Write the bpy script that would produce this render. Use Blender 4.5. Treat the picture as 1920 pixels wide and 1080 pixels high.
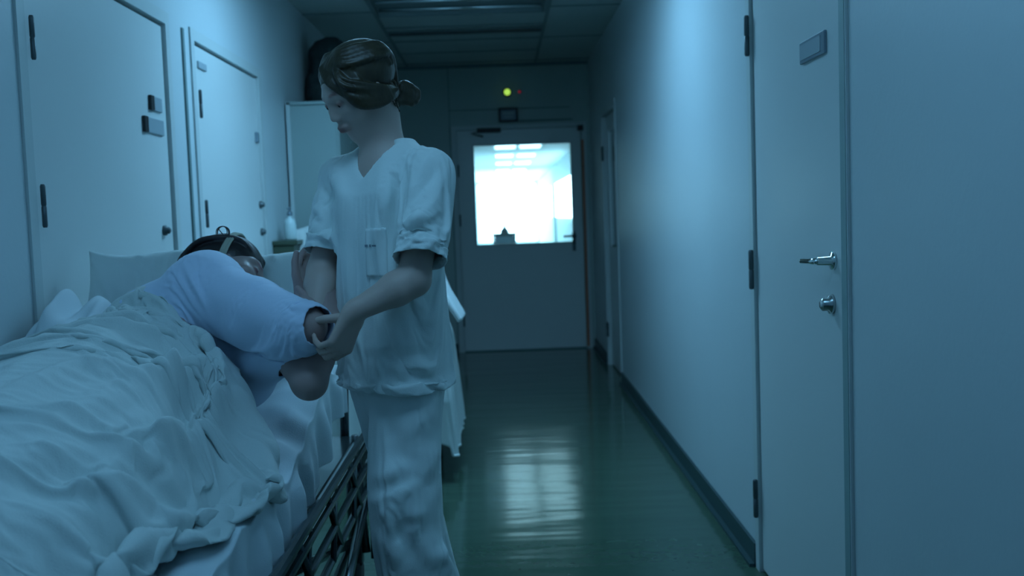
import bpy, math, random
import numpy as np
from mathutils import Vector, Matrix
random.seed(4); rng = np.random.RandomState(7)
sc = bpy.context.scene
for o in list(bpy.data.objects): bpy.data.objects.remove(o)

# ------------------------------------------------------------------ camera
CH = 1.28; FPX = 1929.19
PI_, RO_, YA_ = math.radians(4.085), math.radians(-2.063), math.radians(0.604)
fw = np.array([math.sin(YA_)*math.cos(PI_), math.cos(YA_)*math.cos(PI_), -math.sin(PI_)])
r0 = np.array([math.cos(YA_), -math.sin(YA_), 0.0]); u0 = np.cross(r0, fw)
cr = r0*math.cos(RO_)+u0*math.sin(RO_); cu = u0*math.cos(RO_)-r0*math.sin(RO_)
cam = bpy.data.cameras.new('camera'); camo = bpy.data.objects.new('camera', cam)
sc.collection.objects.link(camo); sc.camera = camo
cam.sensor_width = 36; cam.lens = 36*FPX/1920; cam.clip_start = .05
camo.matrix_world = Matrix(((cr[0], cu[0], -fw[0], 0), (cr[1], cu[1], -fw[1], 0), (cr[2], cu[2], -fw[2], CH), (0, 0, 0, 1)))
cam.dof.use_dof = True; cam.dof.focus_distance = 2.33; cam.dof.aperture_fstop = 4.0

def at(u, v, x=None, y=None, z=None):
    d = fw+cr*(u-960)/FPX-cu*(v-540)/FPX; o = np.array([0, 0, CH])
    for a, i in ((x, 0), (y, 1), (z, 2)):
        if a is not None: return o+d*((a-o[i])/d[i])

# ------------------------------------------------------------------ world, exposure
w = bpy.data.worlds.new('world'); sc.world = w; w.use_nodes = True
w.node_tree.nodes['Background'].inputs[0].default_value = (.10, .22, .30, 1)
w.node_tree.nodes['Background'].inputs[1].default_value = .02
sc.view_settings.view_transform = 'Standard'; sc.view_settings.look = 'None'
sc.view_settings.exposure = 0.0; sc.view_settings.gamma = 1; sc.view_settings.use_curve_mapping = False
# (y, strength, tint) of the lit ceiling lights
LAMPS = [(4.66, 20.0, (.28, .65, 1.0)), (1.45, 5.4, (.25, .62, 1.0)), (-1.2, 2.4, (.17, .48, 1.0))]
FARL = (.55, .88, 1.0)

# ------------------------------------------------------------------ materials
def mat(name, col, rough=.6, metal=0., bump=None, bscale=200., emis=None, estr=1., spec=.5, sheen=0., var=0., vscale=3., coat=0.):
    m = bpy.data.materials.new(name); m.use_nodes = True; nt = m.node_tree; b = nt.nodes['Principled BSDF']
    b.inputs['Base Color'].default_value = (*col, 1); b.inputs['Roughness'].default_value = rough
    b.inputs['Metallic'].default_value = metal; b.inputs['Specular IOR Level'].default_value = spec
    b.inputs['Sheen Weight'].default_value = sheen; b.inputs['Coat Weight'].default_value = coat
    tc = nt.nodes.new('ShaderNodeTexCoord')
    if var:
        n = nt.nodes.new('ShaderNodeTexNoise'); n.inputs['Scale'].default_value = vscale; n.inputs['Detail'].default_value = 4
        nt.links.new(tc.outputs['Object'], n.inputs['Vector'])
        mx = nt.nodes.new('ShaderNodeMix'); mx.data_type = 'RGBA'
        mx.inputs['A'].default_value = (*[c*(1-var) for c in col], 1); mx.inputs['B'].default_value = (*[min(1, c*(1+var)) for c in col], 1)
        nt.links.new(n.outputs['Fac'], mx.inputs['Factor']); nt.links.new(mx.outputs['Result'], b.inputs['Base Color'])
    if bump:
        n = nt.nodes.new('ShaderNodeTexNoise'); n.inputs['Scale'].default_value = bscale; n.inputs['Detail'].default_value = 3
        nt.links.new(tc.outputs['Object'], n.inputs['Vector'])
        bp = nt.nodes.new('ShaderNodeBump'); bp.inputs['Strength'].default_value = bump; bp.inputs['Distance'].default_value = .01
        nt.links.new(n.outputs['Fac'], bp.inputs['Height']); nt.links.new(bp.outputs['Normal'], b.inputs['Normal'])
    if emis:
        b.inputs['Emission Color'].default_value = (*emis, 1); b.inputs['Emission Strength'].default_value = estr
    return m
M = {}
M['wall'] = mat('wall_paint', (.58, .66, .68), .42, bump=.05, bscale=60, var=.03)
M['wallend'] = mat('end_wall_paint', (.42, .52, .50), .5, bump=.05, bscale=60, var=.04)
M['door'] = mat('door_paint', (.66, .72, .72), .35, var=.02)
M['trim'] = mat('frame_paint', (.56, .63, .63), .4)
M['gap'] = mat('shadow_gap', (.16, .24, .24), .7)
M['jamb_shade'] = mat('jamb_shade_grey', (.26, .38, .38), .6)  # darker tone painted for the shade in the recessed door gap
M['ceil'] = mat('ceiling_board', (.50, .58, .56), .9, bump=.15, bscale=120, var=.04)
M['bar'] = mat('ceiling_grid', (.22, .28, .28), .6)
M['black'] = mat('black_plastic', (.015, .02, .022), .5)
M['base'] = mat('baseboard_vinyl', (.035, .075, .08), .45)
M['steel'] = mat('brushed_steel', (.55, .58, .58), .25, metal=1)
M['hinge'] = mat('hinge_steel', (.10, .13, .14), .45, metal=.6)
M['chrome'] = mat('chrome', (.8, .85, .85), .12, metal=1)
M['rail'] = mat('dark_tube', (.06, .08, .09), .22, metal=.7, coat=.3)
M['plate'] = mat('sign_plate', (.20, .27, .32), .35)
M['plate2'] = mat('sign_insert', (.34, .42, .46), .4)
M['cupboard'] = mat('cupboard_laminate', (.33, .42, .41), .45, var=.04)
M['wood'] = mat('warm_wood', (.50, .17, .08), .5, var=.2, vscale=14)
M['cloth'] = mat('white_cotton', (.72, .78, .78), .85, bump=.12, bscale=350, sheen=.15)
M['blanket'] = mat('blanket_cotton', (.60, .68, .67), .88, bump=.15, bscale=260, sheen=.2)
M['sheet'] = mat('sheet_cotton', (.62, .70, .74), .85, bump=.12, bscale=300, sheen=.15)
M['scrub'] = mat('scrub_cotton', (.78, .87, .86), .82, bump=.12, bscale=350, sheen=.15)
M['shirt'] = mat('pale_blue_jersey', (.64, .74, .92), .8, bump=.08, bscale=400, sheen=.15)
M['pillow'] = mat('pillow_cotton', (.72, .79, .78), .82, bump=.1, bscale=300, sheen=.15)
M['shoe'] = mat('shoe_leather', (.6, .64, .64), .5)
M['rubber'] = mat('rubber', (.03, .035, .035), .6)
M['green'] = mat('green_indicator', (.3, .6, .1), .4, emis=(.42, .75, .10), estr=1.0)
M['red'] = mat('red_indicator', (.4, .03, .05), .4, emis=(.55, .03, .06), estr=.25)
M['bottle'] = mat('bottle_plastic', (.62, .74, .74), .35)
M['olive'] = mat('olive_laminate', (.055, .08, .05), .5)
M['tile'] = mat('far_wall', (.50, .58, .60), .6)
M['far_glow'] = mat('far_daylight', (.9, .95, 1), .5, emis=FARL, estr=11)
M['room_glow'] = mat('room_glow_pane', (.7, .8, .8), .4, emis=(.30, .72, 1.0), estr=.28)  # emission in place of a lit room behind the door glass
M['far_lamp'] = mat('far_lamp', (.9, .95, 1), .5, emis=FARL, estr=4.2)
M['bag'] = mat('dark_fabric', (.03, .045, .045), .85, bump=.3, bscale=40)
M['eye'] = mat('eye_dark', (.02, .02, .02), .2)
M['band'] = mat('beige_band', (.45, .45, .36), .8)

# floor: glossy green linoleum, softly waxed
m = bpy.data.materials.new('green_linoleum'); m.use_nodes = True; nt = m.node_tree; b = nt.nodes['Principled BSDF']
tc = nt.nodes.new('ShaderNodeTexCoord'); n = nt.nodes.new('ShaderNodeTexNoise'); n.inputs['Scale'].default_value = 26; n.inputs['Detail'].default_value = 8
nt.links.new(tc.outputs['Object'], n.inputs['Vector'])
mx = nt.nodes.new('ShaderNodeMix'); mx.data_type = 'RGBA'; mx.inputs['A'].default_value = (.045, .090, .062, 1); mx.inputs['B'].default_value = (.065, .118, .082, 1)
nt.links.new(n.outputs['Fac'], mx.inputs['Factor']); nt.links.new(mx.outputs['Result'], b.inputs['Base Color'])
b.inputs['Roughness'].default_value = .13
mp = nt.nodes.new('ShaderNodeMapping'); mp.inputs['Scale'].default_value = (.7, 3.2, 1); nt.links.new(tc.outputs['Object'], mp.inputs['Vector'])
n2 = nt.nodes.new('ShaderNodeTexNoise'); n2.inputs['Scale'].default_value = 1.6; n2.inputs['Detail'].default_value = 2
nt.links.new(mp.outputs['Vector'], n2.inputs['Vector'])
bp = nt.nodes.new('ShaderNodeBump'); bp.inputs['Strength'].default_value = .28; bp.inputs['Distance'].default_value = .012
nt.links.new(n2.outputs['Fac'], bp.inputs['Height']); nt.links.new(bp.outputs['Normal'], b.inputs['Normal'])
M['floor'] = m

# thin pane: mostly clear with a faint reflection
m = bpy.data.materials.new('clear_glass'); m.use_nodes = True; nt = m.node_tree; nt.nodes.remove(nt.nodes['Principled BSDF'])
out = nt.nodes['Material Output']; tr = nt.nodes.new('ShaderNodeBsdfTransparent'); tr.inputs[0].default_value = (.86, .95, .97, 1)
gl = nt.nodes.new('ShaderNodeBsdfGlossy'); gl.inputs['Roughness'].default_value = .05
fr = nt.nodes.new('ShaderNodeFresnel'); fr.inputs['IOR'].default_value = 1.45; ms = nt.nodes.new('ShaderNodeMixShader')
nt.links.new(fr.outputs[0], ms.inputs[0]); nt.links.new(tr.outputs[0], ms.inputs[1]); nt.links.new(gl.outputs[0], ms.inputs[2]); nt.links.new(ms.outputs[0], out.inputs[0])
M['glass'] = m

def tinted(name, col, tint, rough, bump=0, bscale=300, sheen=0., sub=0.):
    """base colour blended towards a second colour by the mesh attribute 'tint'"""
    m = mat(name, col, rough, bump=bump or None, bscale=bscale, sheen=sheen); nt = m.node_tree; b = nt.nodes['Principled BSDF']
    a = nt.nodes.new('ShaderNodeAttribute'); a.attribute_name = 'tint'
    mx = nt.nodes.new('ShaderNodeMix'); mx.data_type = 'RGBA'; mx.inputs['A'].default_value = (*col, 1); mx.inputs['B'].default_value = (*tint, 1)
    nt.links.new(a.outputs['Fac'], mx.inputs['Factor']); nt.links.new(mx.outputs['Result'], b.inputs['Base Color'])
    b.inputs['Subsurface Weight'].default_value = sub; b.inputs['Subsurface Scale'].default_value = .01
    return m
M['skin'] = tinted('skin', (.54, .41, .36), (.22, .06, .06), .5, bump=.04, bscale=150, sub=.08)
M['skin2'] = tinted('skin_patient', (.42, .29, .27), (.20, .05, .07), .5, bump=.04, bscale=150, sub=.08)
def hairmat(name, c1, c2):
    m = mat(name, c1, .42, spec=.5); nt = m.node_tree; b = nt.nodes['Principled BSDF']
    tc = nt.nodes.new('ShaderNodeTexCoord'); n = nt.nodes.new('ShaderNodeTexNoise'); n.inputs['Scale'].default_value = 45; n.inputs['Detail'].default_value = 5
    mp = nt.nodes.new('ShaderNodeMapping'); mp.inputs['Scale'].default_value = (1, 1, .35); mp.inputs['Rotation'].default_value = (0, .6, .3)
    nt.links.new(tc.outputs['Object'], mp.inputs['Vector']); nt.links.new(mp.outputs['Vector'], n.inputs['Vector'])
    mx = nt.nodes.new('ShaderNodeMix'); mx.data_type = 'RGBA'; mx.inputs['A'].default_value = (*c1, 1); mx.inputs['B'].default_value = (*c2, 1)
    nt.links.new(n.outputs['Fac'], mx.inputs['Factor']); nt.links.new(mx.outputs['Result'], b.inputs['Base Color'])
    bp = nt.nodes.new('ShaderNodeBump'); bp.inputs['Strength'].default_value = .5; bp.inputs['Distance'].default_value = .004
    nt.links.new(n.outputs['Fac'], bp.inputs['Height']); nt.links.new(bp.outputs['Normal'], b.inputs['Normal'])
    return m
M['hair'] = hairmat('light_brown_hair', (.013, .011, .005), (.060, .045, .021))
M['hair2'] = hairmat('dark_hair', (.012, .008, .010), (.035, .022, .022))

# ------------------------------------------------------------------ object helpers
COL = sc.collection
def tag(o, label=None, cat=None, group=None, kind=None):
    if label: o['label'] = label
    if cat: o['category'] = cat
    if group: o['group'] = group
    if kind: o['kind'] = kind
    return o
def thing(name, label, cat, loc=(0, 0, 0), group=None):
    o = bpy.data.objects.new(name, None); COL.objects.link(o); o.location = loc; o.empty_display_size = .1
    return tag(o, label, cat, group)
def link(name, V, F, m, parent=None, smooth=False, tint=None):
    me = bpy.data.meshes.new(name); V = np.asarray(V, float)
    if parent is not None: V = V-np.array(parent['_w'] if '_w' in parent else parent.location)
    me.from_pydata(V.tolist(), [], F if isinstance(F, list) else F.tolist()); me.update()
    if smooth: me.polygons.foreach_set('use_smooth', [True]*len(me.polygons))
    if tint is not None:
        a = me.attributes.new('tint', 'FLOAT', 'POINT'); a.data.foreach_set('value', np.asarray(tint, np.float32))
    o = bpy.data.objects.new(name, me); COL.objects.link(o); me.materials.append(M[m])
    if parent is not None: o.parent = parent
    return o
# parents of sub-parts are meshes kept at their thing's origin, so children use the thing's location
class MB:
    def __init__(s): s.V = []; s.F = []
    def add(s, V, F):
        n = len(s.V); s.V += [tuple(v) for v in V]; s.F += [tuple(i+n for i in f) for f in F]; return s
    def box(s, x0, x1, y0, y1, z0, z1, c=0.):
        x0, x1 = sorted((x0, x1)); y0, y1 = sorted((y0, y1)); z0, z1 = sorted((z0, z1))
        if c <= 0:
            V = [(x, y, z) for x in (x0, x1) for y in (y0, y1) for z in (z0, z1)]
            return s.add(V, [(0, 1, 3, 2), (4, 6, 7, 5), (0, 4, 5, 1), (2, 3, 7, 6), (0, 2, 6, 4), (1, 5, 7, 3)])
        import bmesh
        bm = bmesh.new(); bmesh.ops.create_cube(bm, size=1)
        for v in bm.verts: v.co = ((x0+x1)/2+v.co.x*(x1-x0), (y0+y1)/2+v.co.y*(y1-y0), (z0+z1)/2+v.co.z*(z1-z0))
        bmesh.ops.bevel(bm, geom=bm.edges[:], offset=c, segments=2, profile=.5, affect='EDGES')
        V = [v.co[:] for v in bm.verts]; F = [[v.index for v in f.verts] for f in bm.faces]; bm.free(); return s.add(V, F)
    def tube(s, pts, r, n=12, cap=True):
        pts = [np.array(p, float) for p in pts]; rs = r if isinstance(r, (list, tuple)) else [r]*len(pts)
        V = []; prev = None
        for i, p in enumerate(pts):
            t = pts[min(i+1, len(pts)-1)]-pts[max(i-1, 0)]; t = t/(np.linalg.norm(t)+1e-9)
            if prev is None:
                a = np.array([0, 0, 1.]) if abs(t[2]) < .9 else np.array([1., 0, 0])
            else: a = prev
            b_ = np.cross(t, a); b_ /= np.linalg.norm(b_); a = np.cross(b_, t); prev = a
            for k in range(n):
                q = 2*math.pi*k/n; V.append(p+rs[i]*(a*math.cos(q)+b_*math.sin(q)))
        F = [(i*n+k, i*n+(k+1) % n, (i+1)*n+(k+1) % n, (i+1)*n+k) for i in range(len(pts)-1) for k in range(n)]
        if cap: F += [tuple(range(n))[::-1], tuple((len(pts)-1)*n+k for k in range(n))]
        return s.add(V, F)
    def lathe(s, c, prof, n=24, axis='z'):
        V = []
        for (r, h) in prof:
            for k in range(n):
                q = 2*math.pi*k/n; a, b_ = r*math.cos(q), r*math.sin(q)
                V.append({'z': (c[0]+a, c[1]+b_, c[2]+h), 'x': (c[0]+h, c[1]+a, c[2]+b_), 'y': (c[0]+a, c[1]+h, c[2]+b_)}[axis])
        F = [(i*n+k, i*n+(k+1) % n, (i+1)*n+(k+1) % n, (i+1)*n+k) for i in range(len(prof)-1) for k in range(n)]
        F += [tuple(range(n))[::-1], tuple((len(prof)-1)*n+k for k in range(n))]
        return s.add(V, F)
    def obj(s, name, m, parent=None, smooth=False, struct=False):
        o = link(name, s.V, s.F, m, parent, smooth)
        if struct: o['kind'] = 'structure'
        import bmesh
        bm = bmesh.new(); bm.from_mesh(o.data); bmesh.ops.recalc_face_normals(bm, faces=bm.faces[:]); bm.to_mesh(o.data); bm.free()
        return o
def box(*a, c=0.): return MB().box(*a, c=c)
def smoothpath(pts, n=8):
    pts = [np.array(p, float) for p in pts]; P = [pts[0]]+pts+[pts[-1]]; out = []
    for i in range(1, len(P)-2):
        for k in range(n):
            t = k/n; a, b_, c, d = P[i-1], P[i], P[i+1], P[i+2]
            out.append(.5*((2*b_)+(-a+c)*t+(2*a-5*b_+4*c-d)*t*t+(-a+3*b_-3*c+d)*t**3))
    out.append(pts[-1]); return out

# ------------------------------------------------------------------ implicit surfaces
def sstep(a, b, x):
    t = np.clip((x-a)/(b-a), 0, 1); return t*t*(3-2*t)
class Field:
    """smooth union of rounded cones and ellipsoids, turned into one continuous mesh"""
    def __init__(s, lo, hi, h):
        s.lo = np.array(lo, float); s.h = h; s.n = np.ceil((np.array(hi)-s.lo)/h).astype(int)+1
        s.F = np.full(s.n, .05, np.float32)
        s.ax = [s.lo[i]+np.arange(s.n[i])*h for i in range(3)]
    def win(s, mn, mx, pad):
        a = np.clip(np.floor((mn-pad-s.lo)/s.h).astype(int), 0, s.n); b = np.clip(np.ceil((mx+pad-s.lo)/s.h).astype(int)+1, 0, s.n)
        sl = tuple(slice(a[i], b[i]) for i in range(3))
        X = s.ax[0][sl[0]][:, None, None]; Y = s.ax[1][sl[1]][None, :, None]; Z = s.ax[2][sl[2]][None, None, :]
        return sl, X, Y, Z
    def put(s, sl, d, k, op='u'):
        F = s.F[sl]; d = d.astype(np.float32)
        if op == 'sub': d = -d; hh = np.clip(.5-.5*(d-F)/k, 0, 1) if k > 0 else None; s.F[sl] = (F*(hh)+d*(1-hh)+k*hh*(1-hh)) if k > 0 else np.maximum(F, d); return
        if k <= 0: s.F[sl] = np.minimum(F, d); return
        hh = np.clip(.5+.5*(d-F)/k, 0, 1); s.F[sl] = d*(1-hh)+F*hh-k*hh*(1-hh)
    def cone(s, a, b, ra, rb, k=.01, op='u', flat=None):
        a = np.array(a, float); b = np.array(b, float); R = max(ra, rb)
        sl, X, Y, Z = s.win(np.minimum(a, b), np.maximum(a, b), R+.05+k)
        if 0 in s.F[sl].shape: return
        ab = b-a; L2 = ab@ab+1e-12
        t = np.clip(((X-a[0])*ab[0]+(Y-a[1])*ab[1]+(Z-a[2])*ab[2])/L2, 0, 1)
        dx = X-a[0]-t*ab[0]; dy = Y-a[1]-t*ab[1]; dz = Z-a[2]-t*ab[2]
        s.put(sl, np.sqrt(dx*dx+dy*dy+dz*dz)-(ra+(rb-ra)*t), k, op)
    def chain(s, pts, rs, k=.01):
        for i in range(len(pts)-1): s.cone(pts[i], pts[i+1], rs[i], rs[i+1], k)
    def ell(s, c, ax, r, k=.01, op='u'):
        """ellipsoid at c with unit axes ax (3 rows) and radii r"""
        c = np.array(c, float); ax = np.array(ax, float); r = np.array(r, float); R = r.max()
        sl, X, Y, Z = s.win(c, c, R+.05+k)
        if 0 in s.F[sl].shape: return
        q = [((X-c[0])*ax[i][0]+(Y-c[1])*ax[i][1]+(Z-c[2])*ax[i][2]) for i in range(3)]
        k0 = np.sqrt(sum((q[i]/r[i])**2 for i in range(3))); k1 = np.sqrt(sum((q[i]/r[i]**2)**2 for i in range(3)))
        s.put(sl, k0*(k0-1)/np.maximum(k1, 1e-6), k, op)
    def fn(s, f, mn, mx, k=.01, op='u'):
        sl, X, Y, Z = s.win(np.array(mn, float), np.array(mx, float), 0)
        s.put(sl, f(X, Y, Z)+0*X+0*Y+0*Z, k, op)
    def mesh(s, relax=1):
        F = s.F; h = s.h; I = F < 0
        c = np.zeros(tuple(s.n-1), np.int8)
        for dx in (0, 1):
            for dy in (0, 1):
                for dz in (0, 1): c += I[dx:s.n[0]-1+dx, dy:s.n[1]-1+dy, dz:s.n[2]-1+dz]
        act = np.argwhere((c > 0) & (c < 8)); idx = np.full(c.shape, -1, np.int32); idx[tuple(act.T)] = np.arange(len(act))
        P = np.zeros((len(act), 3)); N = np.zeros(len(act))
        cor = [(x, y, z) for x in (0, 1) for y in (0, 1) for z in (0, 1)]
        for i in range(8):
            for j in range(i+1, 8):
                if sum(abs(np.array(cor[i])-cor[j])) != 1: continue
                a = F[tuple((act+cor[i]).T)]; b_ = F[tuple((act+cor[j]).T)]; mk = (a < 0) != (b_ < 0)
                t = np.where(mk, a/np.where(mk, a-b_, 1), 0)[:, None]
                P += mk[:, None]*(np.array(cor[i])+t*(np.array(cor[j])-cor[i])); N += mk
        P = s.lo+(act+P/np.maximum(N, 1)[:, None])*h
        Q = []
        for d in range(3):
            e1, e2 = [(1, 2), (2, 0), (0, 1)][d]
            sa = [slice(None)]*3; sb = [slice(None)]*3; sa[d] = slice(0, -1); sb[d] = slice(1, None)
            A = I[tuple(sa)]; B = I[tuple(sb)]
            for flip, mk in ((0, A & ~B), (1, ~A & B)):
                e = np.argwhere(mk); e = e[(e[:, e1] > 0) & (e[:, e2] > 0) & (e[:, e1] < s.n[e1]-1) & (e[:, e2] < s.n[e2]-1)]
                o1 = np.zeros(3, int); o1[e1] = 1; o2 = np.zeros(3, int); o2[e2] = 1
                q = np.stack([idx[tuple((e-o1-o2).T)], idx[tuple((e-o2).T)], idx[tuple(e.T)], idx[tuple((e-o1).T)]], 1)
                Q.append(q[:, ::-1] if flip else q)
        Q = np.concatenate(Q); Q = Q[(Q >= 0).all(1)]
        for _ in range(relax):
            S = np.zeros_like(P); C_ = np.zeros(len(P))
            for a, b_ in ((0, 1), (1, 2), (2, 3), (3, 0)):
                np.add.at(S, Q[:, a], P[Q[:, b_]]); np.add.at(C_, Q[:, a], 1); np.add.at(S, Q[:, b_], P[Q[:, a]]); np.add.at(C_, Q[:, b_], 1)
            P = P*.5+.5*S/np.maximum(C_, 1)[:, None]
        return P, Q
def normals(P, Q):
    n = np.cross(P[Q[:, 2]]-P[Q[:, 0]], P[Q[:, 3]]-P[Q[:, 1]]); N = np.zeros_like(P)
    for i in range(4): np.add.at(N, Q[:, i], n)
    return N/(np.linalg.norm(N, axis=1)[:, None]+1e-12)
# value noise for fold displacement
PERM = rng.rand(32, 32, 32)
def noise(P):
    P = np.asarray(P, float); i = np.floor(P).astype(int); f = P-i; f = f*f*(3-2*f); r = 0
    for dx in (0, 1):
        for dy in (0, 1):
            for dz in (0, 1):
                wgt = (f[:, 0] if dx else 1-f[:, 0])*(f[:, 1] if dy else 1-f[:, 1])*(f[:, 2] if dz else 1-f[:, 2])
                r = r+wgt*PERM[(i[:, 0]+dx) % 32, (i[:, 1]+dy) % 32, (i[:, 2]+dz) % 32]
    return r
def segdist(P, a, b):
    a = np.array(a, float); b = np.array(b, float); ab = b-a; t = np.clip(((P-a)@ab)/(ab@ab+1e-12), 0, 1)
    d = P-a-t[:, None]*ab; return np.sqrt((d**2).sum(1)), t
def polydist(P, pts):
    D = np.full(len(P), 9.)
    for i in range(len(pts)-1): D = np.minimum(D, segdist(P, pts[i], pts[i+1])[0])
    return D

# ------------------------------------------------------------------ the corridor shell
L, R, D, H = -1.271, .876, 9.64, 2.674
Y0 = -3.2
box(L-.15, R+.15, Y0, D, -.1, 0).obj('floor', 'floor', struct=True)
box(L-.15, R+.15, Y0, D+.05, H, H+.1).obj('ceiling', 'ceil', struct=True)
def sidewall(name, x, sgn, openings):
    b = MB(); y = Y0; X = sorted((x, x+sgn*.14))
    for (a, c, t) in openings:
        b.box(*X, y, a, 0, H); b.box(*X, a, c, t, H); y = c
    b.box(*X, y, D, 0, H)
    return b.obj(name, 'wall', struct=True)
LO = [(2.80, 4.115, 2.115), (4.395, 5.665, 2.115)]; RO = [(2.555, 3.565, 2.10), (7.55, 8.55, 2.10)]
sidewall('wall_left', L, -1, LO); sidewall('wall_right', R, 1, RO)
box(L-.15, R+.15, Y0-.1, Y0, 0, H).obj('wall_back', 'wall', struct=True)
ex0, ex1, et = -.415, .845, 2.115
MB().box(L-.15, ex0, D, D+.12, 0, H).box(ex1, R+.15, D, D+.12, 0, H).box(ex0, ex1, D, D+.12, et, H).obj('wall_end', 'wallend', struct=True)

# baseboards between the openings
def baseb(name, x, sgn, ops):
    b = MB(); y = Y0
    for (a, c, t) in ops+[(D, D, 0)]:
        if a-y > .02: b.box(x, x-sgn*.012, y, a-.002, 0, .085); b.box(x, x-sgn*.03, y, a-.002, 0, .012)
        y = c+.002
    return b.obj(name, 'base', struct=True)
baseb('baseboard_left', L, -1, LO); baseb('baseboard_right', R, 1, RO)
MB().box(L+.03, ex0-.002, D-.012, D, 0, .085).box(ex1+.002, R-.03, D-.012, D, 0, .085).obj('baseboard_end', 'base', struct=True)

def lever(parent, x, y, z, sgn, yd, backset=.055):
    b = MB(); b.lathe((x, y, z), [(.024, 0), (.024, sgn*.008), (.012, sgn*.010), (.010, sgn*.045)], 20, 'x')
    b.tube(smoothpath([(x+sgn*.043, y, z), (x+sgn*.052, y+yd*.012, z), (x+sgn*.052, y+yd*.06, z-.002), (x+sgn*.050, y+yd*.115, z-.004)]), .009, 12)
    b.obj('door_handle', 'chrome', parent, smooth=True)
def lock(parent, x, y, z, sgn, m='steel', k=1.):
    MB().lathe((x, y, z), [(.026*k, 0), (.026*k, sgn*.010), (.018*k, sgn*.014), (.018*k, sgn*.028*k), (.010*k, sgn*.034*k)], 20, 'x').obj('lock_cylinder', m, parent, smooth=True)
def hinges(parent, x, sgn, y, zs, hl=.12, k=1.):
    for z in zs:
        MB().lathe((x+sgn*.006, y, z), [(.008*k, -hl/2), (.011*k, -hl/2+.006), (.011*k, -.003), (.0095*k, -.002), (.0095*k, .002), (.011*k, .003), (.011*k, hl/2-.006), (.008*k, hl/2)], 12).obj('hinge', 'hinge', parent, smooth=True)
def side_door(name, x, sgn, a, c, t, hinge_far, hz, label_sgn=None):
    """sgn: direction into the corridor. frame fills the opening, leaf sits in it"""
    fwid = .05; xin = x+sgn*.008
    f = MB().box(xin, x-sgn*.10, a+.002, a+fwid, 0, t-.002).box(xin, x-sgn*.10, c-fwid, c-.002, 0, t-.002).box(xin, x-sgn*.10, a+fwid, c-fwid, t-fwid, t-.002)
    fo = f.obj(name, 'trim'); fo['kind'] = 'structure'
    box(x-sgn*.05, x-sgn*.07, a+fwid, c-fwid, 0, t-fwid).obj('door_rebate', 'gap', fo)
    return fo, a+fwid, c-fwid, t-fwid
# near right door
fo, a, c, t = side_door('door_1', R, -1, *RO[0], True, None)
leaf = box(R+.004, R+.044, a+.018, c-.006, .012, t-.008, c=.002).obj('door_leaf', 'door', fo)
hinges(fo, R-.010, -1, c+.002, (1.853, 1.062, .262), .135, .8)
lever(fo, R+.004, 2.70, 1.128, -1, 1); lock(fo, R+.004, 2.715, 1.012, -1)
box(R+.004, R-.004, 2.735, 2.955, 1.675, 1.735, c=.002).obj('name_plate', 'plate', fo)
box(R-.004, R-.0055, 2.765, 2.945, 1.684, 1.726).obj('plate_insert', 'plate2', fo)
MB().box(R-.0075, R-.0095, 2.563, 2.602, .0, 2.10).obj('jamb_shade_strip', 'jamb_shade', fo)  # flat strip coloured as the shade of the recessed gap beside the leaf
# far right door with glass
fo, a, c, t = side_door('door_2', R, -1, *RO[1], True, None)
fo_leaf = MB().box(R+.03, R+.07, a+.006, a+.13, .012, t-.008).box(R+.03, R+.07, c-.13, c-.006, .012, t-.008).box(R+.03, R+.07, a+.13, c-.13, .012, 1.0).box(R+.03, R+.07, a+.13, c-.13, 1.92, t-.008).obj('door_leaf', 'door', fo)
box(R+.045, R+.052, a+.13, c-.13, 1.0, 1.92).obj('glass_pane', 'glass', fo)
bk = bpy.data.objects['door_rebate.001']; bpy.data.objects.remove(bk)
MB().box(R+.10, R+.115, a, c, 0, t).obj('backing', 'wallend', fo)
box(R+.085, R+.099, a+.10, c-.10, 1.0, 1.92).obj('lit_room_glow', 'room_glow', fo)  # glowing panel added to stand in for the lit room beyond
lever(fo, R+.03, 7.69, 1.02, -1, 1); hinges(fo, R, -1, c-.01, (1.75, .3))
# left doors
fo, a, c, t = side_door('door_3', L, 1, *LO[0], False, None)
box(L-.006, L-.046, a+.006, c-.012, .012, t-.012, c=.002).obj('door_leaf', 'door', fo)
hinges(fo, L+.008, 1, 2.875, (1.81, 1.35, .3), .12, .65)
for (y0, y1, z0, z1) in ((3.87, 3.99, 1.715, 1.768), (3.79, 3.998, 1.628, 1.685)):
    p = box(L-.006, L+.002, y0, y1, z0, z1, c=.002).obj('name_plate', 'plate2', fo)
    box(L-.005, L+.006, y0-.014, y0+.022, z0, z1).obj('plate_end', 'black', fo)
lock(fo, L-.006, 3.945, 1.267, 1, 'hinge', .75); lever(fo, L-.006, 3.94, 1.06, 1, -1)
fo, a, c, t = side_door('door_4', L, 1, *LO[1], False, None)
box(L-.006, L-.046, a+.006, c-.012, .012, t-.012, c=.002).obj('door_leaf', 'door', fo)
hinges(fo, L+.008, 1, 4.47, (1.80, 1.33, .3), .12, .65)
box(L-.006, L+.002, 4.515, 4.64, 1.96, 1.99, c=.002).obj('name_plate', 'plate2', fo)
box(L-.006, L+.006, 5.52, 5.575, 1.71, 1.765, c=.003).obj('wall_switch', 'plate', fo)
for z in (1.38, 1.235): lock(fo, L-.006, 5.555, z, 1, 'hinge', .75)
lever(fo, L-.006, 5.55, 1.06, 1, -1)
box(L, L+.008, 4.285, 4.308, .0, 2.09).obj('trim_1', 'gap', struct=True)   # slim vertical joint cover between the two doors

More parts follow.
